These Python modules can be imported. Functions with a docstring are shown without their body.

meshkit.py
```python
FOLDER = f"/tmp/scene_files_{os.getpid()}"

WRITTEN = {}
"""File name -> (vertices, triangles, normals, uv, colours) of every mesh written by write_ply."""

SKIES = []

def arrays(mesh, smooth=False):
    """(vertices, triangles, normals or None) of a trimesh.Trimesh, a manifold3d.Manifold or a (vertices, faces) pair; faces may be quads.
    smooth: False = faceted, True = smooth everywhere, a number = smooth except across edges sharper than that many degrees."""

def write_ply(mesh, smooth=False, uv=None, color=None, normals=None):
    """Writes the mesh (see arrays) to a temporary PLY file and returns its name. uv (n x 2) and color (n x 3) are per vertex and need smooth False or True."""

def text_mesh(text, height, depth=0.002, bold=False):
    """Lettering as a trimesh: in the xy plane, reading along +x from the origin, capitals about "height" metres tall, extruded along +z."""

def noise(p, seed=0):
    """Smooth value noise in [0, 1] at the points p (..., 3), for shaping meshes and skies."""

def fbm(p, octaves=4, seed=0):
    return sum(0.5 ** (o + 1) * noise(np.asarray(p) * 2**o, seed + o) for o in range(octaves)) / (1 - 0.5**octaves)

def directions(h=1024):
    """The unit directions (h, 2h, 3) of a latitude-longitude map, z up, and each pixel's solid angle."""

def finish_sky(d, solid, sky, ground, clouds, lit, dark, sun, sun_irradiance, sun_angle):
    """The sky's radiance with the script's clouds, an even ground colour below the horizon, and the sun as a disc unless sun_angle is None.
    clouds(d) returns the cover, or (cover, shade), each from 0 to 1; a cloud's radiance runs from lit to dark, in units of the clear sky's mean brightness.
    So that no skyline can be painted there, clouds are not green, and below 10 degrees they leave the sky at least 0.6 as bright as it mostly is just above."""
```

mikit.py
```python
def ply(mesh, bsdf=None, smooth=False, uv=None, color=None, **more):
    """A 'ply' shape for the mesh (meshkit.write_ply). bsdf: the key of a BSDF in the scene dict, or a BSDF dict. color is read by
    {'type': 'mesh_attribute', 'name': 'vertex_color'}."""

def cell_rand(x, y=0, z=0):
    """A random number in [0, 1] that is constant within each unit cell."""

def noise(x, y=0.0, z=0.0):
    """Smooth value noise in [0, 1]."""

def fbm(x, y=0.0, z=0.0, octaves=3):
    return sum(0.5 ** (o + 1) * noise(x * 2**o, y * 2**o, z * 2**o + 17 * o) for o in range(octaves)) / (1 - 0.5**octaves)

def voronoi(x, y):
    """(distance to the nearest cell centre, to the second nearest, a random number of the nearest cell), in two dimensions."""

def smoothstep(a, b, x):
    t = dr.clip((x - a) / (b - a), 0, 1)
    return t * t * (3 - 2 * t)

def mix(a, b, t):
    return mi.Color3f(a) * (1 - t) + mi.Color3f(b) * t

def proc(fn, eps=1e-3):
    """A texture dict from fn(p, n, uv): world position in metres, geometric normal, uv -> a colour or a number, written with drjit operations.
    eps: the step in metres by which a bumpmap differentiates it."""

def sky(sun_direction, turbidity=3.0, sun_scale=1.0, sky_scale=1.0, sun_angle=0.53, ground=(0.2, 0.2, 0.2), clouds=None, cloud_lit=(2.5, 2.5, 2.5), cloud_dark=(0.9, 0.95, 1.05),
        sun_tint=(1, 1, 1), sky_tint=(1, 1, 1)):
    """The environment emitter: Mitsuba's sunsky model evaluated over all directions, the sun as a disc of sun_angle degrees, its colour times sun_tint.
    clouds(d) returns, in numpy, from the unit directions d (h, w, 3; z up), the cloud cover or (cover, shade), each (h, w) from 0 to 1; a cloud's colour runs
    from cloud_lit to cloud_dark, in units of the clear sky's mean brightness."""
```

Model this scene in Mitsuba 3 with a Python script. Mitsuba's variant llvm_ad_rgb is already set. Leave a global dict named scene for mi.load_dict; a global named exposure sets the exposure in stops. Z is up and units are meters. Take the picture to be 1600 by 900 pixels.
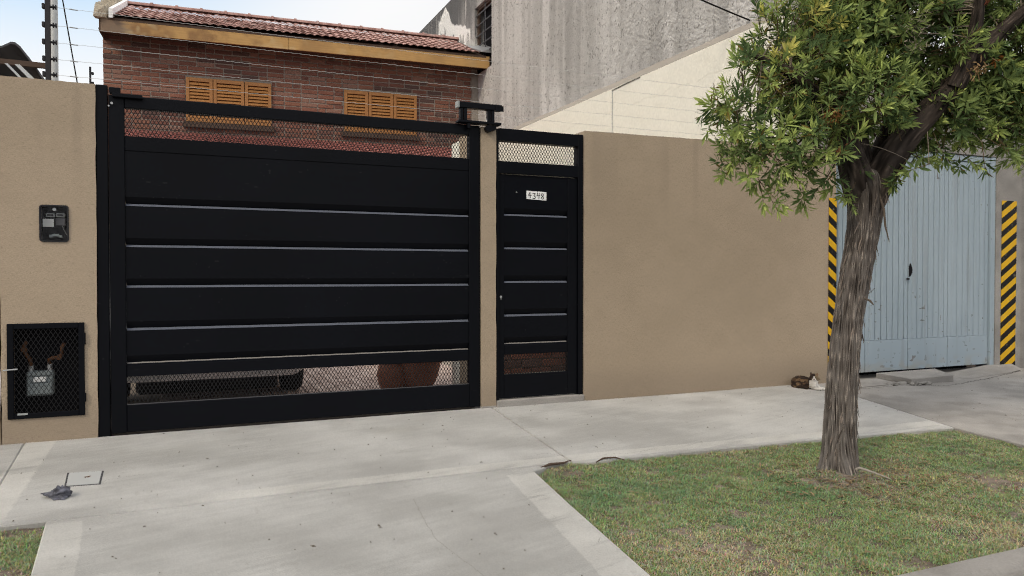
import math
import numpy as np
import trimesh
import drjit as dr
import mitsuba as mi
import manifold3d as m3
import shapely
from shapely.geometry import Polygon, LineString
import mikit
import meshkit
from mikit import proc, noise, fbm, smoothstep, mix, cell_rand

scene, labels = {}, {}
T4 = mi.ScalarTransform4f
rng = np.random.default_rng(7)

# ------------------------------------------------------------------ camera, sky, exposure
CAM = np.array([0.0, -6.0, 1.2])
FPX = 1177.0
YAW, PITCH = math.atan(FPX / 2700), math.atan(20 / FPX)
FW = np.array([math.sin(YAW) * math.cos(PITCH), math.cos(YAW) * math.cos(PITCH), -math.sin(PITCH)])
scene['camera'] = {'type': 'perspective', 'fov': 2 * math.degrees(math.atan(800 / FPX)), 'fov_axis': 'x', 'near_clip': 0.05, 'far_clip': 600.0,
                   'to_world': T4().look_at(origin=CAM.tolist(), target=(CAM + FW).tolist(), up=[0, 0, 1])}


def clouds(d):
    q = d * np.array([2.2, 2.2, 3.4])
    n = meshkit.fbm(q + np.array([3.1, 0.4, 5.2]), 5, seed=11)
    az = np.degrees(np.arctan2(d[..., 0], d[..., 1]))
    el = np.degrees(np.arcsin(np.clip(d[..., 2], -1, 1)))
    gap = np.exp(-((az + 10) / 15) ** 2 - ((el - 23) / 7.0) ** 2)          # a thinner, bluish opening in the cloud deck
    cover = np.clip(1.08 - 1.35 * gap * (0.45 + 0.9 * n), 0.06, 1)
    shade = np.clip((meshkit.fbm(q * 0.8 + 7.7, 4, seed=5) - 0.35) * 1.1, 0, 0.45)
    return cover, shade


scene['sky'] = mikit.sky((-0.70, -0.46, 0.62), turbidity=3, sun_scale=0.165, sun_angle=13, clouds=clouds, cloud_lit=(1.75, 1.75, 1.75), cloud_dark=(1.25, 1.26, 1.28), sky_tint=(0.95, 1.10, 1.0), sun_tint=(0.93, 0.99, 1.07))
exposure = 2.78


# ------------------------------------------------------------------ helpers
def T():
    return T4()


def numbered(name):
    if name not in scene and name not in labels:
        return name
    k = 1
    while f'{name}_{k:03d}' in scene or f'{name}_{k:03d}' in labels:
        k += 1
    return f'{name}_{k:03d}'


def thing(name, label, cat, group=None):
    key = numbered(name)
    labels[key] = {'label': label, 'category': cat}
    if group:
        labels[key]['group'] = group
    return key


def tag(key, label, cat=None, group=None):
    labels[key] = {'label': label}
    if cat:
        labels[key]['category'] = cat
    if group:
        labels[key]['group'] = group
    return key


COUNT = {}


def child(parent, name):
    base = f'{parent}__{name}'
    c = COUNT.get(base, 0)
    COUNT[base] = c + 1
    return base if c == 0 else f'{base}_{c:03d}'


def part(parent, name, mesh, bsdf, smooth=False, color=None, to_world=None, label=None, stuff=False):
    key = child(parent, name)
    d = dict(mesh) if isinstance(mesh, dict) else mikit.ply(mesh, bsdf, smooth=smooth, color=color)
    if to_world is not None:
        d['to_world'] = to_world
    scene[key] = d
    e = {}
    if label:
        e['label'] = label
    if stuff:
        e['kind'] = 'stuff'
    if e:
        labels[key] = e
    return key


def single(name, mesh, bsdf, label, cat, group=None, smooth=False, color=None):
    key = numbered(name)
    scene[key] = mikit.ply(mesh, bsdf, smooth=smooth, color=color)
    tag(key, label, cat, group)
    return key


def struct(name, mesh, bsdf, smooth=False, label=None):
    key = numbered(name)
    if mesh is not None:
        scene[key] = mikit.ply(mesh, bsdf, smooth=smooth)
    labels[key] = {'kind': 'structure'}
    if label:
        labels[key]['label'] = label
    return key


def hull(pts):
    m = m3.Manifold.hull_points(np.asarray(pts, float))
    q = m.to_mesh()
    return trimesh.Trimesh(q.vert_properties[:, :3], q.tri_verts, process=False)


def box(x0, x1, y0, y1, z0, z1, b=0.003):
    lo, hi = np.array([x0, y0, z0]), np.array([x1, y1, z1])
    b = min(b, 0.45 * float((hi - lo).min()))
    pts = []
    for i in (0, 1):
        for j in (0, 1):
            for k in (0, 1):
                c = np.where([i, j, k], hi, lo)
                s = np.where([i, j, k], -b, b)
                for a in range(3):
                    q = c + s
                    q[a] = c[a]
                    pts.append(q)
    return hull(pts)


def cat(*ms):
    return trimesh.util.concatenate([m for m in ms if m is not None])


def sweep_x(poly_yz, x0, x1):
    """A polygon given in (y, z), pushed along x."""
    m = trimesh.creation.extrude_polygon(Polygon(poly_yz), x1 - x0, engine='earcut')
    v = m.vertices.copy()
    m.vertices = np.stack([v[:, 2] + x0, v[:, 0], v[:, 1]], 1)
    return m


def sweep_y(poly_xz, y0, y1):
    m = trimesh.creation.extrude_polygon(poly_xz if hasattr(poly_xz, 'exterior') else Polygon(poly_xz), y1 - y0, engine='earcut')
    v = m.vertices.copy()
    m.vertices = np.stack([v[:, 0], y1 - v[:, 2], v[:, 1]], 1)
    return m


def tube(pts, rad, sides=8, cap=True):
    p = np.asarray(pts, float)
    r = np.broadcast_to(np.asarray(rad, float), (len(p),))
    t = np.gradient(p, axis=0)
    t /= np.linalg.norm(t, axis=1, keepdims=True) + 1e-12
    ref = np.array([0.0, 0, 1]) if abs(t[:, 2]).mean() < 0.8 else np.array([1.0, 0, 0])
    a = np.cross(t, ref)
    a /= np.linalg.norm(a, axis=1, keepdims=True) + 1e-12
    b = np.cross(t, a)
    g = np.arange(sides) * 2 * np.pi / sides
    v = (p[:, None] + r[:, None, None] * (np.cos(g)[None, :, None] * a[:, None] + np.sin(g)[None, :, None] * b[:, None])).reshape(-1, 3)
    i, j = np.meshgrid(np.arange(len(p) - 1), np.arange(sides), indexing='ij')
    q = np.stack([i * sides + j, i * sides + (j + 1) % sides, (i + 1) * sides + (j + 1) % sides, (i + 1) * sides + j], -1).reshape(-1, 4)
    f = np.vstack([q[:, [0, 2, 1]], q[:, [0, 3, 2]]])
    if cap:
        n = len(v)
        v = np.vstack([v, p[0], p[-1]])
        k = np.arange(sides)
        f = np.vstack([f, np.stack([k * 0 + n, k, (k + 1) % sides], 1), np.stack([k * 0 + n + 1, (k + 1) % sides + (len(p) - 1) * sides, k + (len(p) - 1) * sides], 1)])
    return trimesh.Trimesh(v, f, process=False)


def lathe(prof, n=28, center=(0, 0, 0)):
    m = trimesh.creation.revolve(np.asarray(prof, float), sections=n)
    m.apply_translation(center)
    return m


def blob(chains, refine=0.01, smooth=8):
    """chains: list of [(x, y, z, r), ...]; hulls of neighbouring spheres joined into one continuous surface."""
    parts = []
    for ch in chains:
        for p, q in zip(ch[:-1], ch[1:]):
            s = [m3.Manifold.sphere(c[3], 20).translate(c[:3]) for c in (p, q)]
            parts.append(m3.Manifold.batch_hull(s))
    m = m3.Manifold.batch_boolean(parts, m3.OpType.Add).refine_to_length(refine).to_mesh()
    t = trimesh.Trimesh(m.vert_properties[:, :3], m.tri_verts, process=True)
    if smooth:
        trimesh.smoothing.filter_taubin(t, iterations=smooth)
    return t


def G(x, y):
    """Height of the pavement in front of the walls."""
    return 0.06 + 0.03 * np.minimum(y, 0.0)


def slab(poly, bsdf_key, thick=0.10, ch=0.006, lift=0.0):
    """A paving slab lying on the sloping pavement, with a small rounded edge."""
    poly = Polygon(poly)
    inner = poly.buffer(-ch, join_style=2)
    vs, fs = [], []
    n = 0
    tv, tf = trimesh.creation.triangulate_polygon(inner, engine='earcut')
    ring_in = np.array(inner.exterior.coords)[:-1]
    ring_out = np.array(poly.exterior.coords)[:-1]
    if len(ring_in) != len(ring_out):
        ring_out = ring_in
    z = lambda q, dz: np.column_stack([q, G(q[:, 0], q[:, 1]) + lift + dz])
    vs.append(z(tv, 0.0)); fs.append(tf)
    n = len(tv)
    k = len(ring_in)
    # orient rings and match starts
    if Polygon(ring_in).exterior.is_ccw != Polygon(ring_out).exterior.is_ccw:
        ring_out = ring_out[::-1]
    s = np.argmin(np.linalg.norm(ring_out - ring_in[0], axis=1))
    ring_out = np.roll(ring_out, -s, axis=0)
    vs += [z(ring_in, 0.0), z(ring_out, -ch), z(ring_out, -thick)]
    for a in range(2):
        o = n + a * k
        for i in range(k):
            j = (i + 1) % k
            fs.append(np.array([[o + i, o + k + i, o + k + j], [o + i, o + k + j, o + j]]))
    m = trimesh.Trimesh(np.vstack(vs), np.vstack(fs), process=False)
    m.fix_normals()
    # a horizontal top must face up
    top = m.face_normals[:len(tf)]
    if top[:, 2].mean() < 0:
        m.invert()
    return m


# ------------------------------------------------------------------ materials
def rgb(c):
    return {'type': 'rgb', 'value': list(c)}


def pr(base, rough=0.6, metallic=0.0, spec=0.5, **k):
    b = base if isinstance(base, dict) else rgb(base)
    return {'type': 'twosided', 'bsdf': {'type': 'principled', 'base_color': b, 'roughness': rough, 'metallic': metallic, 'specular': spec, **k}}


def bumped(base, fn, scale, eps=2e-3, rough=0.8, spec=0.3):
    b = base if isinstance(base, dict) else rgb(base)
    return {'type': 'twosided', 'bsdf': {'type': 'bumpmap', 'arbitrary': {**proc(fn, eps)}, 'scale': scale,
                                         'bsdf': {'type': 'principled', 'base_color': b, 'roughness': rough, 'specular': spec}}}


def seg(px, py, a, b):
    ax, ay, bx, by = a[0], a[1], b[0] - a[0], b[1] - a[1]
    t = dr.clip(((px - ax) * bx + (py - ay) * by) / (bx * bx + by * by), 0, 1)
    return dr.sqrt(dr.square(px - ax - t * bx) + dr.square(py - ay - t * by))


def lines(px, py, pts):
    d = mi.Float(9)
    for a, b in zip(pts[:-1], pts[1:]):
        d = dr.minimum(d, seg(px, py, a, b))
    return d


def stucco_col(p, n, uv):
    big = fbm(p.x * 1.1 + 3, p.y, p.z * 0.9, 3)
    grain = noise(p.x * 170, p.y * 170, p.z * 170)
    mid = fbm(p.x * 6, p.y * 6, p.z * 7 + 9, 2)
    c = mix((0.340, 0.274, 0.203), (0.382, 0.308, 0.231), smoothstep(0.25, 0.75, 0.7 * big + 0.3 * mid))
    low = smoothstep(0.34, 0.04, p.z - 0.05 - 0.10 * mid) * 0.38           # splash dirt along the foot of the wall
    drip = smoothstep(0.62, 0.85, noise(p.x * 9, 4.0, p.z * 0.5)) * smoothstep(1.5, 2.5, p.z) * 0.22
    pore = smoothstep(0.78, 0.9, noise(p.x * 85, p.y * 85, p.z * 85)) * 0.13
    c = c * (0.88 + 0.24 * grain) * (1 - pore)
    return mix(c, mi.Color3f(0.18, 0.145, 0.115), dr.clip(low + drip, 0, 1))


def stucco_bump(p, n, uv):
    return fbm(p.x * 110, p.y * 110, p.z * 110, 2)


CRACKS = [[(1.12, -2.10), (1.06, -2.7), (1.13, -3.2), (1.09, -3.7)],
          [(0.2, -3.3), (0.26, -3.6)], [(1.78, -2.95), (1.74, -3.0)], [(2.28, -1.62), (2.2, -1.5), (2.12, -1.53)],
          [(-0.42, -1.13), (-0.22, -1.08)], [(2.55, -1.67), (2.72, -1.70), (2.95, -1.68)], [(1.82, -2.3), (1.70, -2.28)]]


def conc_col(p, n, uv):
    x, y = p.x, p.y
    w = 0.012 * (fbm(x * 14, y * 14, 0, 2) - 0.5)
    big = fbm(x * 0.9, y * 1.3, 0, 3)
    mid = fbm(x * 3.2 + 7, y * 4.1, 1, 3)
    brush = fbm(x * 4 + y * 3.0, y * 34 - x * 9, 2, 2)
    grain = noise(x * 230, y * 230, 3)
    c = mix((0.278, 0.275, 0.264), (0.420, 0.417, 0.406), smoothstep(0.2, 0.8, 0.48 * big + 0.36 * mid + 0.16 * brush))
    # worn warm stains in front of the gate
    st = smoothstep(0.55, 0.80, fbm(x * 1.4 + 11, y * 2.0 + 5, 0, 3)) * smoothstep(-1.5, -0.5, y) * smoothstep(2.6, 1.0, x)
    c = mix(c, mi.Color3f(0.285, 0.274, 0.245), 0.55 * st)
    dk = smoothstep(0.52, 0.80, fbm(x * 1.9 + 2, y * 2.4 + 17, 0, 4)) * 0.55
    c = mix(c, mi.Color3f(0.265, 0.260, 0.250), dk)
    # smooth trowelled margins, laid lighter than the field
    edge = 1.735 + 0.03 * smoothstep(2.0, 5.5, x) * 4
    dy = -y - edge
    band = smoothstep(-0.135, -0.125, dy + w) * smoothstep(0.012, 0.004, dy) * smoothstep(-0.1, 0.4, x)
    band = dr.maximum(band, smoothstep(-0.99, -0.975, x + w) * smoothstep(-0.80, -0.82, x + w) * smoothstep(-1.8, -1.7, y))
    xr = 1.955 + (y + 1.86) * 0.13
    band = dr.maximum(band, smoothstep(-0.20, -0.185, x + w - xr) * smoothstep(-1.86, -1.9, y))
    xl = -0.62 - (y + 1.8) * 0.06
    band = dr.maximum(band, smoothstep(0.17, 0.16, x + w - xl) * smoothstep(-1.80, -1.84, y) * 0.8)
    c = mix(c, mi.Color3f(0.455, 0.447, 0.425) * (0.82 + 0.36 * mid), 0.6 * band * smoothstep(0.15, 0.5, 0.55 * mid + 0.45 * brush + 0.05))
    cr = mi.Float(9)
    for pts in CRACKS:
        cr = dr.minimum(cr, lines(x + w, y + 1.3 * w, pts))
    c = mix(c, mi.Color3f(0.16, 0.15, 0.135), 0.5 * smoothstep(0.0034, 0.0008, cr))
    spot = smoothstep(0.80, 0.88, noise(x * 21, y * 21, 7)) * smoothstep(0.45, 0.7, noise(x * 3, y * 3, 9)) * 0.16
    c = mix(c, mi.Color3f(0.22, 0.21, 0.19), spot)
    return c * (0.91 + 0.18 * grain)


def conc_bump(p, n, uv):
    return 0.7 * fbm(p.x * 120, p.y * 120, p.z * 120, 2) + fbm(p.x * 3, p.y * 26, 0, 2) + 1.5 * fbm(p.x * 2.5, p.y * 2.5, 0, 2)


def oldconc_col(p, n, uv):
    x, y = p.x, p.y
    big = fbm(x * 1.3, y * 1.6, p.z, 3)
    mid = fbm(x * 7, y * 9, p.z * 7, 3)
    c = mix((0.205, 0.195, 0.185), (0.320, 0.305, 0.290), smoothstep(0.2, 0.8, 0.6 * big + 0.4 * mid))
    dark = smoothstep(0.62, 0.8, fbm(x * 2.3 + 4, y * 3, 0, 3)) * 0.4
    c = mix(c, mi.Color3f(0.15, 0.14, 0.13), dark)
    w = 0.03 * (fbm(x * 9, y * 9, 0, 2) - 0.5)
    cr = dr.minimum(lines(x + w, y + w, [(6.2, -0.42), (6.8, -0.40), (7.4, -0.58), (8.2, -0.42), (9.2, -0.16), (10.5, -0.2)]), lines(x + w, y + w, [(8.6, -0.95), (8.9, -1.15), (9.6, -1.2)]))
    c = mix(c, mi.Color3f(0.06, 0.056, 0.05), 0.8 * smoothstep(0.012, 0.004, cr))
    return c * (0.88 + 0.24 * noise(x * 160, y * 160, p.z * 160))


def raw_col(p, n, uv):
    y, z = p.y, p.z
    big = fbm(y * 0.7 + p.x, z * 0.35, 2, 3)
    streak = fbm(y * 7.0 + p.x, z * 0.30, 5, 3)
    pit_shade = noise(y * 26 + p.x, z * 20, 8) * 0.5 + noise(y * 60, z * 38, 6) * 0.5
    c = mix((0.352, 0.346, 0.336), (0.520, 0.512, 0.500), smoothstep(0.25, 0.75, 0.45 * big + 0.55 * streak))
    # soot and mildew running down from the top edge, strongest at the far end
    far = smoothstep(7.0, 11.5, y)
    topd = 7.98 - z
    soot = smoothstep(0.15 + 1.9 * far, 0.0, topd - 1.6 * far * (streak - 0.42) * 2.2) * (0.25 + 0.75 * far)
    run = smoothstep(0.55, 0.72, fbm(y * 2.2 + 31, z * 0.12, 1, 3)) * 0.20
    c = mix(c, mi.Color3f(0.19, 0.185, 0.18), run)
    c = mix(c, mi.Color3f(0.085, 0.088, 0.095), 0.88 * soot)
    # lime runs
    lime = smoothstep(0.73, 0.82, noise(y * 3.1 + 5, z * 0.7, 3)) * smoothstep(0.4, 0.7, noise(y * 9, z * 1.2, 12)) * 0.6
    c = mix(c, mi.Color3f(0.62, 0.61, 0.60), lime)
    c = mix(c, mi.Color3f(0.13, 0.125, 0.12), 0.6 * smoothstep(0.68, 0.80, pit_shade))  # shadows and dirt of the pits painted as dark specks
    # a whitewashed patch with runs just above the neighbour's roof
    e = 0.10 * (noise(y * 7, 0, 3) - 0.5)
    base = 6.36 + 0.385 * (y - 10.13)
    peak = base + 0.42 + 0.38 * smoothstep(0.5, 0.0, dr.abs(y - 12.1)) + e
    bot = base - 0.1 + 0.42 * noise(y * 11, 2, 9)
    wm = smoothstep(0.04, -0.02, z - peak) * smoothstep(10.3, 10.4, y) * smoothstep(12.75, 12.6, y)
    wm = wm * (1 - 0.9 * smoothstep(0.03, 0.0, z - bot) * smoothstep(0.5, 0.6, noise(y * 14, 1, 1)))
    c = mix(c, mi.Color3f(0.80, 0.80, 0.79), 0.92 * wm)
    cem = smoothstep(0.05, 0.0, z - 6.62 + 0.09 * (y - 10.3) - e * 2 + 0.28 * (10.4 - y)) * smoothstep(9.0, 9.3, y) * smoothstep(10.7, 10.5, y) * smoothstep(5.9, 6.0, z)
    c = mix(c, mi.Color3f(0.50, 0.50, 0.48), 0.6 * cem)
    return c * (0.85 + 0.3 * noise(y * 90, z * 90, 5))


def raw_bump(p, n, uv):
    return fbm(p.y * 17 + p.x * 17, p.z * 11, 3, 3) + 0.5 * noise(p.y * 60 + p.x * 60, p.z * 40, 2)


def cream_col(p, n, uv):
    y, z = p.y, p.z
    f = fbm(y * 1.3, z * 1.8, p.x, 3)
    c = mix((0.775, 0.755, 0.665), (0.835, 0.815, 0.730), f)
    seam = dr.abs(z - 3.66 - 0.05 * (fbm(y * 5, 1, 1, 3) - 0.5) * 2)
    c = mix(c, mi.Color3f(0.60, 0.58, 0.50), 0.30 * smoothstep(0.02, 0.005, seam) * smoothstep(0.38, 0.6, noise(y * 11, 2, 3)))
    return c * (0.95 + 0.1 * noise(y * 40, z * 40, 1))


def fascia_col(p, n, uv):
    s = p.x
    g = fbm(s * 5, p.y * 2, p.z * 46, 3)
    c = mix((0.400, 0.235, 0.088), (0.520, 0.330, 0.135), g)
    age = smoothstep(3.6, 0.4, s)
    st = smoothstep(0.40, 0.72, fbm(s * 3.0 + 4, 1.0, p.z * 2.6, 4)) * (0.35 + 0.6 * age)
    c = mix(c, mi.Color3f(0.215, 0.118, 0.055), st * 0.8)
    pale = smoothstep(0.56, 0.74, fbm(s * 4.0 + 9, 3.0, p.z * 3.0, 3)) * 0.5 * (0.4 + 0.6 * age)
    c = mix(c, mi.Color3f(0.52, 0.42, 0.25), pale)
    return mix(c, mi.Color3f(0.16, 0.12, 0.10), 0.85 * smoothstep(-0.75, -1.1, s + 0.25 * (g - 0.5)))


def wood_col(p, n, uv):
    g = fbm(p.x * 4, p.y * 4, p.z * 60, 2)
    h = fbm(p.x * 60, p.y * 4, p.z * 5, 2)
    return mix((0.270, 0.118, 0.034), (0.395, 0.190, 0.062), 0.5 * g + 0.5 * h)


def tile_col(p, n, uv):
    a = fbm(p.x * 5.2, p.y * 3.1, p.z * 2, 2)
    b = fbm(p.x * 30, p.y * 30, p.z * 30, 2)
    c = mix((0.235, 0.122, 0.105), (0.480, 0.310, 0.280), smoothstep(0.2, 0.8, 0.6 * a + 0.4 * b))
    lich = smoothstep(0.60, 0.75, fbm(p.x * 9 + 2, p.y * 9, p.z * 9, 3)) * 0.55
    return mix(c, mi.Color3f(0.47, 0.40, 0.375), lich)


def porch_col(p, n, uv):
    return mix((0.19, 0.060, 0.052), (0.38, 0.165, 0.145), fbm(p.x * 6, p.y * 5, p.z * 9, 3))


def brick_grain(p, n, uv):
    return fbm(p.x * 45, p.y * 45, p.z * 60, 3)


def blue_col(p, n, uv):
    x, z = p.x, p.z
    f = fbm(x * 2.2, z * 1.1, 3, 3)
    c = mix((0.246, 0.312, 0.366), (0.322, 0.390, 0.446), f)
    st = smoothstep(0.60, 0.8, fbm(x * 11, z * 0.8, 4, 3)) * 0.30
    c = mix(c, mi.Color3f(0.20, 0.215, 0.225), st)
    chip = smoothstep(0.87, 0.91, noise(x * 24, z * 22, 5)) * smoothstep(0.6, 0.1, z) * 0.6
    chip = dr.maximum(chip, smoothstep(0.92, 0.95, noise(x * 26 + 3, z * 22, 9)) * smoothstep(0.5, 0.7, noise(x * 3, z * 2, 4)) * 0.7)
    c = mix(c, mi.Color3f(0.115, 0.095, 0.085), chip)
    edge = smoothstep(0.30, 0.13, z) * smoothstep(0.45, 0.75, noise(x * 9, z * 20, 2)) * 0.55
    return mix(c, mi.Color3f(0.30, 0.29, 0.26), edge)


def hazard_col(p, n, uv, s=1.0):
    t = (p.z - s * p.x * 0.60) / 0.158
    f = t - dr.floor(t)
    edge = smoothstep(0.47, 0.49, f) * smoothstep(1.0, 0.98, f)
    c = mix((0.008, 0.007, 0.007), (0.640, 0.375, 0.012), edge)
    wear = smoothstep(0.68, 0.8, fbm(p.x * 26, p.y * 26, p.z * 20, 3)) * 0.35
    return mix(c, mi.Color3f(0.30, 0.27, 0.20), wear)


def hazard_up(p, n, uv):
    return hazard_col(p, n, uv, 1.0)


def hazard_down(p, n, uv):
    return hazard_col(p, n, uv, -1.25)


def soil_col(p, n, uv):
    a = fbm(p.x * 2.4, p.y * 2.4, 0, 3)
    b = fbm(p.x * 22, p.y * 22, 0, 3)
    return mix((0.090, 0.072, 0.058), (0.225, 0.188, 0.158), smoothstep(0.2, 0.8, 0.5 * a + 0.5 * b))


def soil_bump(p, n, uv):
    return fbm(p.x * 40, p.y * 40, 0, 3)


def asphalt_col(p, n, uv):
    a = fbm(p.x * 0.7, p.y * 0.7, 0, 3)
    return mix((0.040, 0.040, 0.042), (0.075, 0.074, 0.073), a) * (0.8 + 0.4 * noise(p.x * 140, p.y * 140, 0))


def metal_col(p, n, uv):
    f = fbm(p.x * 2.1, p.y, p.z * 1.4, 3)
    d = smoothstep(0.88, 0.94, noise(p.x * 46, p.y * 46, p.z * 46)) * smoothstep(0.6, 0.8, noise(p.x * 7, 3, p.z * 7))
    return mix(mix((0.0016, 0.0020, 0.0036), (0.0032, 0.0040, 0.0072), f), mi.Color3f(0.03, 0.03, 0.033), 0.4 * d)


def pot_col(p, n, uv):
    return mix((0.200, 0.074, 0.044), (0.290, 0.122, 0.078), fbm(p.x * 9, p.y * 9, p.z * 7, 3))


def paver_col(p, n, uv):
    r = cell_rand(dr.floor(p.x / 0.105), dr.floor(p.y / 0.205))
    return mix((0.300, 0.220, 0.195), (0.580, 0.480, 0.440), 0.5 * r + 0.5 * fbm(p.x * 14, p.y * 14, 0, 2))


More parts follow.
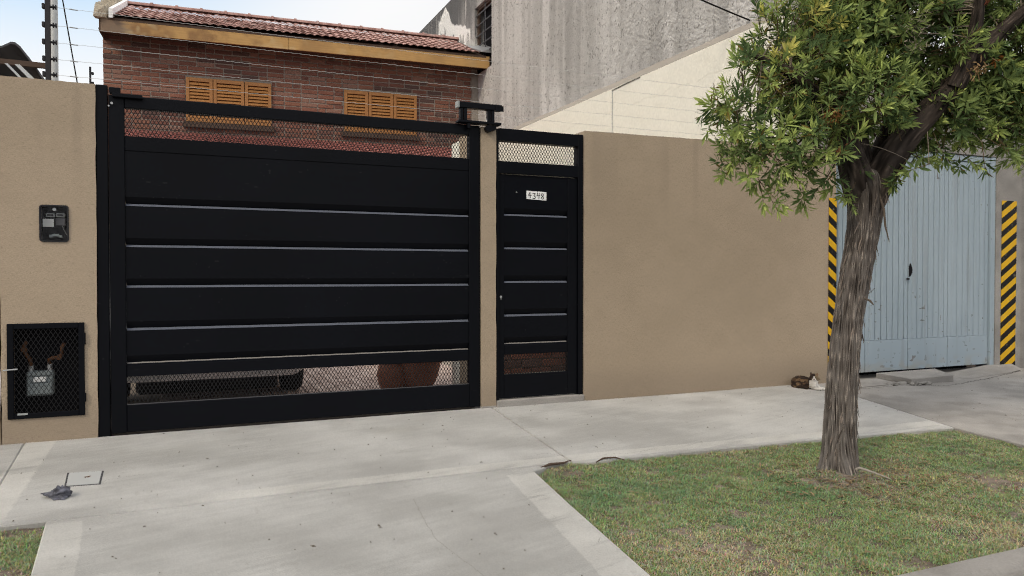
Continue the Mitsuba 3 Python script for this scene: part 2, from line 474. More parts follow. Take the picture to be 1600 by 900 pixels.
VC = {'type': 'mesh_attribute', 'name': 'vertex_color'}
M = {
    'stucco': bumped(proc(stucco_col), stucco_bump, 0.0022, rough=0.9, spec=0.2),
    'concrete': bumped(proc(conc_col), conc_bump, 0.0022, rough=0.85, spec=0.25),
    'old_concrete': bumped(proc(oldconc_col), conc_bump, 0.006, rough=0.9, spec=0.2),
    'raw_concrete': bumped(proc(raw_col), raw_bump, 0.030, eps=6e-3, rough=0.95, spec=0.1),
    'cream_paint': pr(proc(cream_col), 0.8, spec=0.2),
    'fascia_wood': pr(proc(fascia_col), 0.7, spec=0.3),
    'shutter_wood': pr(proc(wood_col), 0.5, spec=0.4),
    'roof_clay': pr(proc(tile_col), 0.75, spec=0.25),
    'porch_clay': pr(proc(porch_col), 0.6, spec=0.3),
    'brick_clay': bumped(VC, brick_grain, 0.006, rough=0.9, spec=0.15),
    'mortar': pr((0.27, 0.235, 0.205), 0.95, spec=0.1),
    'blue_paint': pr(proc(blue_col), 0.5, spec=0.35),
    'black_paint': pr(proc(metal_col), 0.42, spec=0.12),
    'black_mesh': pr((0.010, 0.010, 0.012), 0.5, spec=0.25),
    'ledge_sky_dust': pr((0.100, 0.112, 0.145), 0.7, spec=0.4),  # dust plus sky reflection on up-facing folds, put into the colour
    'ledge_sky_pale': pr((0.22, 0.21, 0.20), 0.7, spec=0.4),  # same sky-lit fold painted paler, for the lowest ledge
    'hazard_up': pr(proc(hazard_up), 0.5, spec=0.15),
    'hazard_down': pr(proc(hazard_down), 0.5, spec=0.15),
    'soil': bumped(proc(soil_col), soil_bump, 0.02, rough=1.0, spec=0.05),
    'asphalt': pr(proc(asphalt_col), 0.9, spec=0.2),
    'terracotta': pr(proc(pot_col), 0.6, spec=0.3),
    'paver': pr(proc(paver_col), 0.9, spec=0.15),
    'vertex_matte': pr(VC, 0.85, spec=0.2),
    'vertex_fur': pr(VC, 1.0, spec=0.05, sheen=0.3),
    'grey_pipe': pr((0.50, 0.52, 0.53), 0.45, spec=0.4),
    'dark_plastic': pr((0.014, 0.014, 0.018), 0.5, spec=0.35),
    'galvanised': pr((0.42, 0.43, 0.44), 0.45, metallic=0.7),
    'wire_steel': pr((0.55, 0.55, 0.54), 0.4, metallic=0.3),
    'white_paper': pr((0.78, 0.79, 0.80), 0.8, spec=0.2),
    'ink': pr((0.012, 0.012, 0.014), 0.7, spec=0.2),
    'grey_plastic': pr((0.30, 0.32, 0.32), 0.5, spec=0.4),
    'meter_grey': pr((0.20, 0.23, 0.24), 0.45, spec=0.4),
    'copper': pr((0.075, 0.034, 0.016), 0.6, spec=0.2),
    'rubber': pr((0.012, 0.012, 0.013), 0.8, spec=0.25),
    'car_paint': pr((0.78, 0.78, 0.78), 0.3, metallic=0.1, spec=0.5, clearcoat=0.8),
    'car_glass': pr((0.01, 0.012, 0.013), 0.05, spec=0.6),
    'chrome': pr((0.7, 0.7, 0.7), 0.15, metallic=1.0),
    'dark_sheet': pr((0.075, 0.075, 0.083), 0.6, metallic=0.2, spec=0.3),
    'dark_wood': pr((0.085, 0.058, 0.045), 0.8, spec=0.2),
    'render_grey': pr((0.30, 0.275, 0.245), 0.95, spec=0.1),
    'beige_mortar': bumped((0.46, 0.41, 0.33), raw_bump, 0.03, rough=0.95, spec=0.1),
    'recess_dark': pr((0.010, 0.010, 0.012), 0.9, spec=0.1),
    'glass': {'type': 'thindielectric', 'int_ior': 1.18},
    'cover_grey': pr((0.40, 0.41, 0.41), 0.6, spec=0.3),
    'leaf': {'type': 'principledthin', 'base_color': VC, 'roughness': 0.42, 'diff_trans': 0.55, 'spec_trans': 0.0, 'eta': 1.4},
    'grass_blade': {'type': 'principledthin', 'base_color': VC, 'roughness': 0.6, 'diff_trans': 0.5, 'spec_trans': 0.0, 'eta': 1.33},
}
scene.update(M)

# ------------------------------------------------------------------ the ground
gx = trimesh.Trimesh([[-150, -150, -0.36], [150, -150, -0.36], [150, 150, -0.36], [-150, 150, -0.36]], [[0, 1, 2], [0, 2, 3]], process=False)
struct('ground', gx, 'soil')
struct('road', box(-60, 60, -12.5, -3.95, -0.35, -0.19, 0.002), 'asphalt')

kerb = struct('kerb', None, None)
for i in range(9):
    x0 = -2.6 + 1.3 * i
    if x0 < 1.0 and x0 > -1.5:                       # lowered across the drive
        prof = [(-3.77, -0.25), (-3.77, -0.105), (-3.88, -0.125), (-3.95, -0.17), (-3.95, -0.25)]
    else:
        prof = [(-3.77, -0.25), (-3.77, -0.058), (-3.86, -0.060), (-3.895, -0.066), (-3.918, -0.085), (-3.95, -0.19), (-3.95, -0.25)]
    part(kerb, 'kerb_stone', sweep_x(prof, x0 + 0.004, x0 + 1.296), 'old_concrete', smooth=35)

walk = struct('sidewalk', None, None, label='trowelled pale concrete pavement in front of the walls')
part(walk, 'slab', slab([(-6, -0.0), (-1.001, -0.0), (-0.9125, -1.76), (-6, -1.76)], 'concrete'), 'concrete')
part(walk, 'slab', slab([(-0.999, 0.015), (2.426, 0.015), (2.264, -1.755), (-0.9105, -1.765)], 'concrete'), 'concrete')
part(walk, 'slab', slab([(2.431, 0.015), (3.345, 0.012), (3.36, -0.006), (4.3, -0.011), (5.0, -0.009), (5.1, 0.012), (6.12, 0.015), (5.895, -0.74), (5.552, -1.97), (4.3, -1.872), (2.55, -1.79), (2.40, -1.80), (2.27, -1.765)], 'concrete'), 'concrete')
drive = struct('driveway', None, None, label='concrete vehicle crossing from the gate to the road')
part(drive, 'slab', slab([(-0.62, -1.772), (2.02, -1.762), (2.06, -1.80), (1.955, -1.86), (1.87, -2.5), (1.72, -3.78), (-0.49, -3.78)], 'concrete'), 'concrete')
apron = struct('garage_apron', None, None, label='older dark grey concrete in front of the blue doors')
part(apron, 'slab', slab([(6.128, 0.3), (12.5, 0.3), (12.5, -3.77), (5.40, -3.77), (5.515, -2.53), (5.558, -1.975), (5.901, -0.74)], 'old_concrete', lift=-0.002), 'old_concrete')


def soil_sheet(poly, step=0.05, h=0.02):
    P = Polygon(poly)
    x0, y0, x1, y1 = P.bounds
    xs, ys = np.arange(x0, x1 + step, step), np.arange(y0, y1 + step, step)
    X, Y = np.meshgrid(xs, ys, indexing='ij')
    q = np.stack([X, Y, X * 0], -1)
    Z = G(X, Y) - 0.030 + h * (meshkit.fbm(q * 3, 3, seed=2) - 0.4) + 0.02 * (meshkit.fbm(q * 12, 2, seed=4) - 0.5)
    Z += 0.055 * np.exp(-((X - 3.74) ** 2 + (Y + 2.52) ** 2) / 0.06)
    v = np.stack([X, Y, Z], -1).reshape(-1, 3)
    n = len(ys)
    i, j = np.meshgrid(np.arange(len(xs) - 1), np.arange(n - 1), indexing='ij')
    a = (i * n + j).reshape(-1)
    f = np.vstack([np.stack([a, a + n, a + n + 1], 1), np.stack([a, a + n + 1, a + 1], 1)])
    return trimesh.Trimesh(v, f, process=False)


VERGE = [(1.98, -1.80), (2.27, -1.74), (2.55, -1.775), (4.3, -1.86), (5.56, -1.96), (5.52, -2.53), (5.39, -3.785), (1.72, -3.785)]
VERGE_L = [(-3.0, -1.765), (-0.62, -1.775), (-0.50, -3.78), (-3.0, -3.78)]
struct('verge_soil', soil_sheet([(1.70, -1.73), (5.60, -1.73), (5.60, -3.79), (1.70, -3.79)]), 'soil', smooth=True)
struct('verge_soil', soil_sheet([(-3.0, -1.74), (-0.47, -1.74), (-0.47, -3.79), (-3.0, -3.79)]), 'soil', smooth=True)


def grass(poly, density, seed, bare):
    r = np.random.default_rng(seed)
    P = Polygon(poly)
    x0, y0, x1, y1 = P.bounds
    n = int(density * (x1 - x0) * (y1 - y0))
    x, y = r.uniform(x0, x1, n), r.uniform(y0, y1, n)
    ok = shapely.contains_xy(P, x, y) | (shapely.contains_xy(P.buffer(0.035), x, y) & (r.random(n) < 0.30))
    q = np.stack([x, y, x * 0], 1)
    f = meshkit.fbm(q * 1.9, 4, seed=3)
    clump = meshkit.fbm(q * 9, 3, seed=8)
    keep = np.clip((f - 0.42) * 1.5 + (clump - 0.48) * 3.6 + 0.84, 0.14, 1.0)
    for (bx, by, br, ba) in bare:
        keep *= 1 - ba * np.exp(-((x - bx) ** 2 + (y - by) ** 2) / br ** 2)
    ok &= r.random(n) < keep
    x, y, f, clump, keep = x[ok], y[ok], f[ok], clump[ok], keep[ok]
    n = len(x)
    L = r.uniform(0.013, 0.035, n) * (0.6 + 0.8 * clump)
    w = r.uniform(0.0014, 0.0030, n)
    az = r.uniform(0, 2 * np.pi, n)
    lean = np.clip(r.normal(1.05, 0.30, n), 0.25, 1.5)
    dxy = np.stack([np.cos(az), np.sin(az)], 1)
    side = np.stack([-np.sin(az), np.cos(az), az * 0], 1)
    q = np.stack([x, y, x * 0], 1)
    z0 = G(x, y) - 0.030 + 0.02 * (meshkit.fbm(q * 3, 3, seed=2) - 0.4) + 0.02 * (meshkit.fbm(q * 12, 2, seed=4) - 0.5) - 0.003
    z0 += 0.055 * np.exp(-((x - 3.74) ** 2 + (y + 2.52) ** 2) / 0.06)
    base = np.stack([x, y, z0], 1)
    d1 = np.stack([dxy[:, 0] * np.sin(lean * 0.6), dxy[:, 1] * np.sin(lean * 0.6), np.cos(lean * 0.6)], 1)
    d2 = np.stack([dxy[:, 0] * np.sin(lean * 1.25), dxy[:, 1] * np.sin(lean * 1.25), np.cos(lean * 1.25)], 1)
    mid = base + d1 * (L * 0.5)[:, None]
    tip = mid + d2 * (L * 0.5)[:, None]
    s = side * w[:, None]
    v = np.stack([base - s, base + s, mid - s * 0.8, mid + s * 0.8, tip], 1).reshape(-1, 3)
    o = np.arange(n)[:, None] * 5
    f3 = np.concatenate([o + [0, 1, 3], o + [0, 3, 2], o + [2, 3, 4]], 0)
    dry = np.clip(0.44 + (0.52 - f) * 1.8 + r.normal(0, 0.28, n), 0, 1)
    green = np.stack([r.uniform(0.19, 0.40, n), r.uniform(0.265, 0.46, n), r.uniform(0.125, 0.245, n)], 1)
    straw = np.stack([r.uniform(0.38, 0.66, n), r.uniform(0.34, 0.60, n), r.uniform(0.22, 0.40, n)], 1)
    t = (dry > r.uniform(0.35, 1.0, n))[:, None]
    col = np.where(t, straw, green)
    # blue-green tufts here and there
    tuft = np.clip((meshkit.fbm(np.stack([x, y, x * 0], 1) * 4.3, 3, seed=21) - 0.55) * 5, 0, 1)[:, None]
    col = col * (1 - 0.35 * tuft) + 0.35 * tuft * np.array([0.12, 0.28, 0.15])
    return trimesh.Trimesh(v, f3, process=False), np.repeat(col, 5, axis=0)


bare = [(3.74, -2.60, 0.22, 0.95), (4.03, -2.62, 0.18, 0.8), (3.48, -2.66, 0.18, 0.6), (4.25, -2.45, 0.22, 0.5), (3.62, -2.98, 0.12, 0.8), (4.55, -3.15, 0.16, 0.6), (4.5, -3.0, 0.16, 0.65), (4.2, -3.62, 0.30, 0.7),
        (2.16, -1.90, 0.15, 0.95), (2.75, -2.5, 0.10, 0.5), (4.9, -2.5, 0.2, 0.4), (2.9, -2.2, 0.15, 0.35), (1.95, -2.6, 0.10, 0.5)]
gm, gc = grass(VERGE, 42000, 31, bare)
k = numbered('lawn_grass')
scene[k] = mikit.ply(gm, 'grass_blade', color=gc)
labels[k] = {'label': 'short patchy green grass on the verge around the tree', 'category': 'grass', 'kind': 'stuff'}
gm, gc = grass([(-2.0, -1.775), (-0.625, -1.785), (-0.53, -3.3), (-2.0, -3.3)], 30000, 32, [(-0.75, -1.78, 0.16, 0.7)])
k = numbered('lawn_grass')
scene[k] = mikit.ply(gm, 'grass_blade', color=gc)
labels[k] = {'label': 'small corner of grass left of the driveway', 'category': 'grass', 'kind': 'stuff'}

# the courtyard behind the gate, paved with small clay pavers
yard = struct('courtyard', box(-1.2, 5.9, 0.16, 10.2, -0.05, 0.082, 0.002), 'mortar')
pv = []
for i in range(0, 30):
    for j in range(0, 26):
        x0, y0 = -0.2 + 0.105 * i, 0.22 + 0.205 * j
        yo = 0.1 * (i % 2)
        pv.append(box(x0 + 0.004, x0 + 0.101, y0 + yo + 0.004, y0 + yo + 0.201, 0.06, 0.099 + 0.004 * rng.random(), 0.006))
part(yard, 'clay_pavers', cat(*pv), 'paver', stuff=True)

# ------------------------------------------------------------------ tan street walls
def rough_rect(x0, x1, z0, z1, seed, amp=0.006):
    """A wall outline whose plastered edges are not quite straight."""
    r = np.random.default_rng(seed)
    zz = np.linspace(z0, z1, 26)
    xx = np.linspace(x0, x1, 22)
    pts = [(x, z0) for x in xx[:-1]] + [(x1 + amp * (r.random() - 0.5), z) for z in zz[:-1]] + [(x, z1 + 0.6 * amp * (r.random() - 0.5)) for x in xx[::-1][:-1]] + [(x0 + amp * (r.random() - 0.5), z) for z in zz[::-1][:-1]]
    return Polygon(pts)


def rounded(x0, x1, z0, z1, r):
    return shapely.box(x0 + r, z0 + r, x1 - r, z1 - r).buffer(r, quad_segs=4)


lw = thing('boundary_wall', 'tan rendered wall left of the gate holding two meter cabinets', 'wall')
pl = rough_rect(-1.128, -0.558, 0.0, 2.533, 3)
pl = pl.difference(rounded(-0.900, -0.724, 1.428, 1.682, 0.02)).difference(shapely.box(-1.087, 0.232, -0.640, 0.868))
part(lw, 'render', sweep_y(pl, 0.0, 0.22), 'stucco')
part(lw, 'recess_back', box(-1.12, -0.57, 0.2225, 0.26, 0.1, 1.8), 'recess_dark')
lw2 = thing('boundary_wall', 'tan rendered neighbour wall at the left edge of the picture', 'wall')
part(lw2, 'render', sweep_y(rough_rect(-5.0, -1.137, -0.02, 2.51, 5, 0.012), 0.006, 0.22), 'stucco')
part(lw2, 'plaster_patch', sweep_y(shapely.Polygon([(-1.17, 0.30), (-1.139, 0.22), (-1.131, 0.5), (-1.139, 0.72), (-1.132, 0.93), (-1.145, 1.0), (-1.155, 0.8), (-1.185, 0.65), (-1.16, 0.5)]), -0.001, 0.01), 'white_paper', label='flaked white plaster along the seam')
gp = thing('gate_pillar', 'narrow tan rendered pillar between driveway gate and pedestrian door', 'pillar')
part(gp, 'render', sweep_y(rough_rect(2.330, 2.466, 0.075, 2.462, 9, 0.004), 0.0, 0.55), 'stucco')
part(gp, 'inner_post', box(2.340, 2.462, 0.553, 0.80, 0.08, 2.44, 0.004), 'cream_paint')
part(gp, 'base', box(2.326, 2.470, -0.004, 0.29, 0.02, 0.076, 0.006), 'old_concrete')
rw = thing('boundary_wall', 'long tan rendered wall right of the pedestrian door', 'wall')
pts = list(rough_rect(3.330, 6.385, -0.02, 2.505, 12, 0.007).exterior.coords)
part(rw, 'render', sweep_y(Polygon([(x, z + (0.012 * (x - 3.3) if z > 2 else 0)) for x, z in pts]), 0.0, 0.20), 'stucco')
# ------------------------------------------------------------------ expanded metal
def lattice(x0, x1, z0, z1, y, pitch=0.027, tall=0.046, w=0.0042, t=0.0028):
    """Expanded metal: two crossing families of thin flat strands clipped to the opening."""
    H, sl = z1 - z0, pitch / tall
    out = []
    span = H * sl
    for s in (-1, 1):
        xs = np.arange(x0 - span, x1 + span, pitch)
        for xa in xs:
            a, b = np.array([xa, z0]), np.array([xa + s * span, z1])
            g = LineString([a, b]).intersection(shapely.box(x0, z0, x1, z1))
            if g.is_empty or g.length < 0.008:
                continue
            (ax, az), (bx, bz) = g.coords[0], g.coords[-1]
            d = np.array([bx - ax, bz - az]); d /= np.linalg.norm(d)
            nn = np.array([-d[1], d[0]]) * w / 2
            yy = y + (0.0012 if s > 0 else -0.0012)
            c = []
            for yo in (-t / 2, t / 2):
                for (px, pz, sg) in ((ax, az, 1), (bx, bz, 1), (bx, bz, -1), (ax, az, -1)):
                    c.append((px + sg * nn[0], yy + yo, pz + sg * nn[1]))
            out.append(c)
    v = np.array(out).reshape(-1, 3)
    f1 = np.array([[0, 1, 2], [0, 2, 3], [4, 6, 5], [4, 7, 6], [0, 4, 5], [0, 5, 1], [3, 2, 6], [3, 6, 7]])
    f = (np.arange(len(out))[:, None, None] * 8 + f1[None]).reshape(-1, 3)
    return trimesh.Trimesh(v, f, process=False)


def folded_panel(x0, x1, z0, z1, yf, first=False, last=False):
    """A sheet-metal board: its lower edge folds back in shade, its upper edge folds back towards the sky."""
    lo = [(yf + 0.024, z0 + 0.004), (yf, z0 + 0.046)] if not last else [(yf, z0)]
    hi = [(yf, z1 - 0.022), (yf + 0.0215, z1 - 0.004)] if not first else [(yf, z1)]
    return sweep_x(lo + hi + [(yf + 0.034, z1 - 0.004 if not first else z1), (yf + 0.034, z0 + 0.004 if not last else z0)], x0, x1)


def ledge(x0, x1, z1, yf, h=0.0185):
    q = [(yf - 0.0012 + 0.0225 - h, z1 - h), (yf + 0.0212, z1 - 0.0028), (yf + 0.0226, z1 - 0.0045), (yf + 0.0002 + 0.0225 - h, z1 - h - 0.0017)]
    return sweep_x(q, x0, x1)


# ------------------------------------------------------------------ the driveway gate
dg = thing('driveway_gate', 'wide black sheet metal driveway gate with mesh strips above and below', 'gate')
YG = 0.022
part(dg, 'jamb', box(-0.556, -0.482, 0.012, 0.112, 0.04, 2.536, 0.004), 'black_paint')
part(dg, 'stile', box(-0.476, -0.378, YG - 0.012, YG + 0.05, 0.075, 2.472, 0.004), 'black_paint')
part(dg, 'stile', box(2.226, 2.322, YG - 0.012, YG + 0.05, 0.075, 2.470, 0.004), 'black_paint')
part(dg, 'top_rail', box(-0.377, 2.225, YG - 0.010, YG + 0.05, 2.388, 2.474, 0.004), 'black_paint')
part(dg, 'middle_rail', box(-0.377, 2.225, YG - 0.006, YG + 0.05, 2.085, 2.190, 0.004), 'black_paint')
part(dg, 'lower_rail', box(-0.377, 2.225, YG - 0.002, YG + 0.05, 0.474, 0.555, 0.003), 'black_paint')
part(dg, 'bottom_rail', box(-0.377, 2.225, YG - 0.010, YG + 0.05, 0.078, 0.272, 0.004), 'black_paint')
zs = [2.084, 1.713, 1.420, 1.130, 0.824, 0.578]
for i in range(5):
    part(dg, 'panel', folded_panel(-0.376, 2.224, zs[i + 1], zs[i], YG, first=(i == 0)), 'black_paint')
part(dg, 'panel', folded_panel(-0.376, 2.224, 0.5555, 0.578, YG, last=True), 'black_paint')
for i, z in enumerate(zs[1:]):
    part(dg, 'ledge_trim', ledge(-0.374, 2.222, z, YG, 0.0185 if i < 4 else 0.0105), 'ledge_sky_dust' if i < 4 else 'ledge_sky_pale')
part(dg, 'back_sheet', box(-0.376, 2.224, YG + 0.0345, YG + 0.038, 0.50, 2.15, 0.0008), 'black_paint')
part(dg, 'upper_mesh', lattice(-0.378, 2.227, 2.188, 2.390, YG + 0.02), 'black_mesh')
part(dg, 'lower_mesh', lattice(-0.378, 2.227, 0.270, 0.476, YG + 0.02), 'black_mesh')
part(dg, 'mesh_edge', box(-0.377, 2.225, YG - 0.006, YG + 0.012, 0.2722, 0.2755, 0.001), 'dark_sheet')
part(dg, 'pivot_arm', cat(box(-0.452, -0.26, -0.028, 0.012, 2.452, 2.478, 0.003), box(-0.470, -0.40, -0.018, 0.03, 2.476, 2.520, 0.004)), 'black_paint')
part(dg, 'pivot_bolt', cat(tube([(-0.455, -0.005, 2.41), (-0.455, 0.02, 2.41)], 0.009), tube([(-0.474, -0.004, 2.39), (-0.474, 0.02, 2.39)], 0.006)), 'galvanised', smooth=40)

# pivot bracket on top of the pillar
br = thing('gate_bracket', 'black steel box frame bracket on top of the gate pillar', 'bracket')
part(br, 'top_bar', box(2.118, 2.500, -0.055, 0.005, 2.600, 2.650, 0.004), 'black_paint')
part(br, 'end_cap', box(2.097, 2.1165, -0.058, 0.006, 2.598, 2.652, 0.003), 'grey_plastic', label='pale grey end of the top bar')
part(br, 'end_block', box(2.440, 2.512, -0.062, -0.0565, 2.592, 2.640, 0.002), 'black_paint')
for x0, x1 in ((2.126, 2.152), (2.160, 2.186), (2.374, 2.398), (2.408, 2.434)):
    part(br, 'upright', box(x0, x1, -0.048, 0.0, 2.498, 2.599, 0.003), 'black_paint')
part(br, 'base_plate', box(2.107, 2.492, -0.06, 0.03, 2.478, 2.4975, 0.003), 'black_paint')
part(br, 'bracket_ear', box(2.19, 2.214, -0.052, -0.006, 2.432, 2.4775, 0.003), 'black_paint')
part(br, 'roller', tube([(2.385, -0.052, 2.445), (2.385, -0.004, 2.445)], 0.031, 16), 'black_paint', smooth=40)
part(br, 'roller', tube([(2.428, -0.047, 2.452), (2.428, -0.004, 2.452)], 0.022, 16), 'black_paint', smooth=40)
part(br, 'brace', tube([(2.37, -0.02, 2.499), (2.386, -0.02, 2.56)], 0.005, 6), 'galvanised', smooth=40)

# ------------------------------------------------------------------ the pedestrian door
pd = thing('pedestrian_door', 'narrow black metal street door with a house number above the middle', 'door')
YD = 0.034
part(pd, 'jamb', box(2.470, 2.497, 0.010, 0.10, 0.118, 2.462, 0.003), 'black_paint')
part(pd, 'jamb', box(3.276, 3.322, 0.010, 0.10, 0.118, 2.470, 0.003), 'black_paint')
part(pd, 'header', box(2.498, 3.275, 0.011, 0.09, 2.362, 2.468, 0.003), 'black_paint')
part(pd, 'transom_bar', box(2.498, 3.275, 0.012, 0.09, 2.082, 2.186, 0.003), 'black_paint')
part(pd, 'transom_mesh', lattice(2.496, 3.277, 2.184, 2.364, 0.045), 'black_mesh')
part(pd, 'stile', box(2.500, 2.553, YD - 0.006, YD + 0.045, 0.126, 2.076, 0.003), 'black_paint')
part(pd, 'stile', box(3.177, 3.272, YD - 0.006, YD + 0.045, 0.126, 2.076, 0.003), 'black_paint')
dz = [2.076, 1.737, 1.446, 1.152, 0.859, 0.610]
for i in range(5):
    part(pd, 'panel', folded_panel(2.554, 3.176, dz[i + 1], dz[i], YD, first=(i == 0)), 'black_paint')
part(pd, 'lower_rail', box(2.554, 3.176, YD - 0.002, YD + 0.04, 0.507, 0.586, 0.003), 'black_paint')
part(pd, 'panel', folded_panel(2.554, 3.176, 0.5865, 0.610, YD, last=True), 'black_paint')
part(pd, 'bottom_rail', box(2.554, 3.176, YD - 0.006, YD + 0.04, 0.126, 0.334, 0.003), 'black_paint')
part(pd, 'back_sheet', box(2.554, 3.176, YD + 0.0345, YD + 0.038, 0.55, 2.07, 0.0008), 'black_paint')
part(pd, 'lower_mesh', lattice(2.552, 3.178, 0.332, 0.509, YD + 0.02), 'black_mesh')
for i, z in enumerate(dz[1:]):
    part(pd, 'ledge_trim', ledge(2.556, 3.174, z, YD, 0.0185 if i < 4 else 0.0105), 'ledge_sky_dust' if i < 4 else 'ledge_sky_pale')
part(pd, 'lock', cat(tube([(2.520, YD - 0.014, 1.012), (2.520, YD, 1.012)], 0.011, 14), box(2.5175, 2.5225, YD - 0.0155, YD - 0.0135, 0.985, 1.018, 0.0005)), 'galvanised', smooth=40)
part(pd, 'peephole', tube([(2.672, YD - 0.005, 1.925), (2.672, YD, 1.925)], 0.006, 12), 'galvanised', smooth=40)
th = thing('door_threshold', 'grey concrete sill under the pedestrian door', 'sill')
part(th, 'sill', box(2.471, 3.329, -0.012, 0.12, 0.03, 0.116, 0.007), 'old_concrete')

# hand-written house number on a paper plate
hn = thing('house_number', 'small white paper plate with the handwritten number 4348', 'sign')
pp = shapely.affinity.rotate(Polygon([(2.768, 1.871), (2.962, 1.863), (2.963, 1.9385), (2.767, 1.943)]), 0)
part(hn, 'plate', sweep_y(pp, YD - 0.0036, YD - 0.001), 'white_paper')
W, S = 0.030, 0.048
strokes = [[[(0.55, 1.0), (0.05, 0.42), (0.85, 0.40)], [(0.62, 0.72), (0.58, -0.02)], [(0.1, 0.62), (0.6, 1.0)]],
           [[(0.05, 0.97), (0.85, 0.99), (0.42, 0.58), (0.85, 0.40), (0.80, 0.08), (0.42, 0.0), (0.02, 0.12)]],
           [[(0.22, 0.98), (0.10, 0.46), (0.95, 0.50)], [(0.80, 0.98), (0.66, 0.0)]],
           [[(0.5, 0.52), (0.12, 0.72), (0.3, 0.99), (0.72, 0.96), (0.80, 0.70), (0.48, 0.52), (0.16, 0.26), (0.34, 0.0), (0.74, 0.04), (0.82, 0.32), (0.5, 0.52)]]]
ink = []
for d, st in enumerate(strokes):
    for s in st:
        g = LineString([(2.786 + 0.041 * d + W * a, 1.8805 + S * b - 0.006 * (d % 2)) for a, b in s]).buffer(0.0031)
        ink.append(sweep_y(g, YD - 0.0046, YD - 0.0037))
part(hn, 'digits', cat(*ink), 'ink', label='black handwritten digits 4348')

# ------------------------------------------------------------------ meter cabinets in the left wall
em = thing('electricity_meter', 'small dark electricity meter box with a glass front in the left wall', 'meter')
fr = rounded(-0.899, -0.725, 1.429, 1.681, 0.02)
part(em, 'frame', sweep_y(fr.difference(fr.buffer(-0.008)), -0.010, 0.03), 'dark_plastic')
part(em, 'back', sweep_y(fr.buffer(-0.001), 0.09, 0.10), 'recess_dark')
part(em, 'counter', cat(box(-0.866, -0.815, 0.05, 0.085, 1.603, 1.628), box(-0.806, -0.755, 0.05, 0.085, 1.603, 1.630)), 'grey_plastic')
part(em, 'counter_window', cat(box(-0.860, -0.822, 0.047, 0.0505, 1.609, 1.622, 0.001), box(-0.800, -0.762, 0.047, 0.0505, 1.609, 1.623, 0.001)), 'dark_plastic')
part(em, 'label_card', box(-0.884, -0.818, 0.035, 0.038, 1.532, 1.588, 0.001), 'cover_grey', label='plain pale card behind the glass')
part(em, 'grey_panel', box(-0.812, -0.752, 0.06, 0.085, 1.545, 1.596, 0.002), 'dark_sheet')
part(em, 'terminal_cover', cat(box(-0.850, -0.830, 0.05, 0.085, 1.461, 1.480), box(-0.832, -0.790, 0.048, 0.085, 1.468, 1.486), box(-0.792, -0.772, 0.05, 0.085, 1.460, 1.478)), 'meter_grey')
part(em, 'seal_wire', tube([(-0.768, 0.035, 1.542), (-0.760, 0.034, 1.52), (-0.742, 0.034, 1.48)], 0.0012, 5), 'galvanised', smooth=True)
part(em, 'screw', tube([(-0.812, 0.012, 1.652), (-0.812, 0.03, 1.652)], 0.011, 14), 'galvanised', smooth=40)
part(em, 'pane', trimesh.Trimesh([[-0.891, 0.004, 1.437], [-0.733, 0.004, 1.437], [-0.733, 0.004, 1.673], [-0.891, 0.004, 1.673]], [[0, 1, 2], [0, 2, 3]], process=False), 'glass')

gb = thing('gas_cabinet', 'black mesh door of the gas meter cabinet low in the left wall', 'cabinet')
part(gb, 'door_frame', cat(box(-1.092, -1.055, -0.016, 0.012, 0.226, 0.872), box(-0.672, -0.636, -0.016, 0.012, 0.226, 0.872), box(-1.0548, -0.6722, -0.015, 0.011, 0.835, 0.872), box(-1.0548, -0.6722, -0.015, 0.011, 0.226, 0.262)), 'black_paint')
part(gb, 'door_mesh', lattice(-1.056, -0.671, 0.260, 0.837, 0.0, pitch=0.029, tall=0.048, w=0.0030), 'black_mesh')
part(gb, 'hinge', cat(tube([(-0.636, -0.014, 0.72), (-0.636, -0.014, 0.80)], 0.009, 10), tube([(-0.636, -0.014, 0.32), (-0.636, -0.014, 0.38)], 0.009, 10)), 'black_paint', smooth=40)
part(gb, 'latch', tube([(-1.112, -0.03, 0.562), (-1.03, -0.024, 0.566)], 0.0055, 8), 'galvanised', smooth=40, label='bright steel bolt')
part(gb, 'sticker', box(-1.035, -0.975, -0.0175, -0.0158, 0.252, 0.266, 0.0005), 'grey_plastic', label='worn pale sticker on the lower frame')
gmt = thing('gas_meter', 'pale grey gas meter with brass pipe fittings behind the cabinet mesh', 'meter')
part(gmt, 'body', cat(box(-0.996, -0.838, 0.075, 0.17, 0.365, 0.535, 0.008), box(-0.990, -0.844, 0.060, 0.0745, 0.375, 0.452, 0.005), box(-0.985, -0.849, 0.064, 0.0745, 0.505, 0.53, 0.004)), 'meter_grey')
part(gmt, 'index_window', box(-0.955, -0.878, 0.058, 0.0745, 0.462, 0.497, 0.004), 'white_paper')
part(gmt, 'pipe_union', tube([(-0.972, 0.11, 0.53), (-0.972, 0.11, 0.575)], 0.017, 12), 'galvanised', smooth=40)
part(gmt, 'pipe_union', tube([(-0.862, 0.11, 0.53), (-0.862, 0.11, 0.585)], 0.017, 12), 'galvanised', smooth=40)
part(gmt, 'pipe', tube([(-0.862, 0.10, 0.585), (-0.862, 0.09, 0.612), (-0.84, 0.08, 0.624), (-0.80, 0.075, 0.628), (-0.785, 0.07, 0.645), (-0.782, 0.07, 0.70), (-0.77, 0.09, 0.72)], 0.013, 10), 'copper', smooth=True)
part(gmt, 'pipe', tube([(-0.972, 0.10, 0.575), (-0.975, 0.09, 0.615), (-1.0, 0.08, 0.66), (-1.01, 0.08, 0.71), (-0.995, 0.08, 0.745)], 0.013, 10), 'copper', smooth=True)
part(gmt, 'valve', cat(tube([(-0.80, 0.055, 0.628), (-0.80, 0.095, 0.628)], 0.018, 12), tube([(-1.008, 0.06, 0.69), (-1.008, 0.1, 0.69)], 0.018, 12)), 'copper', smooth=40)
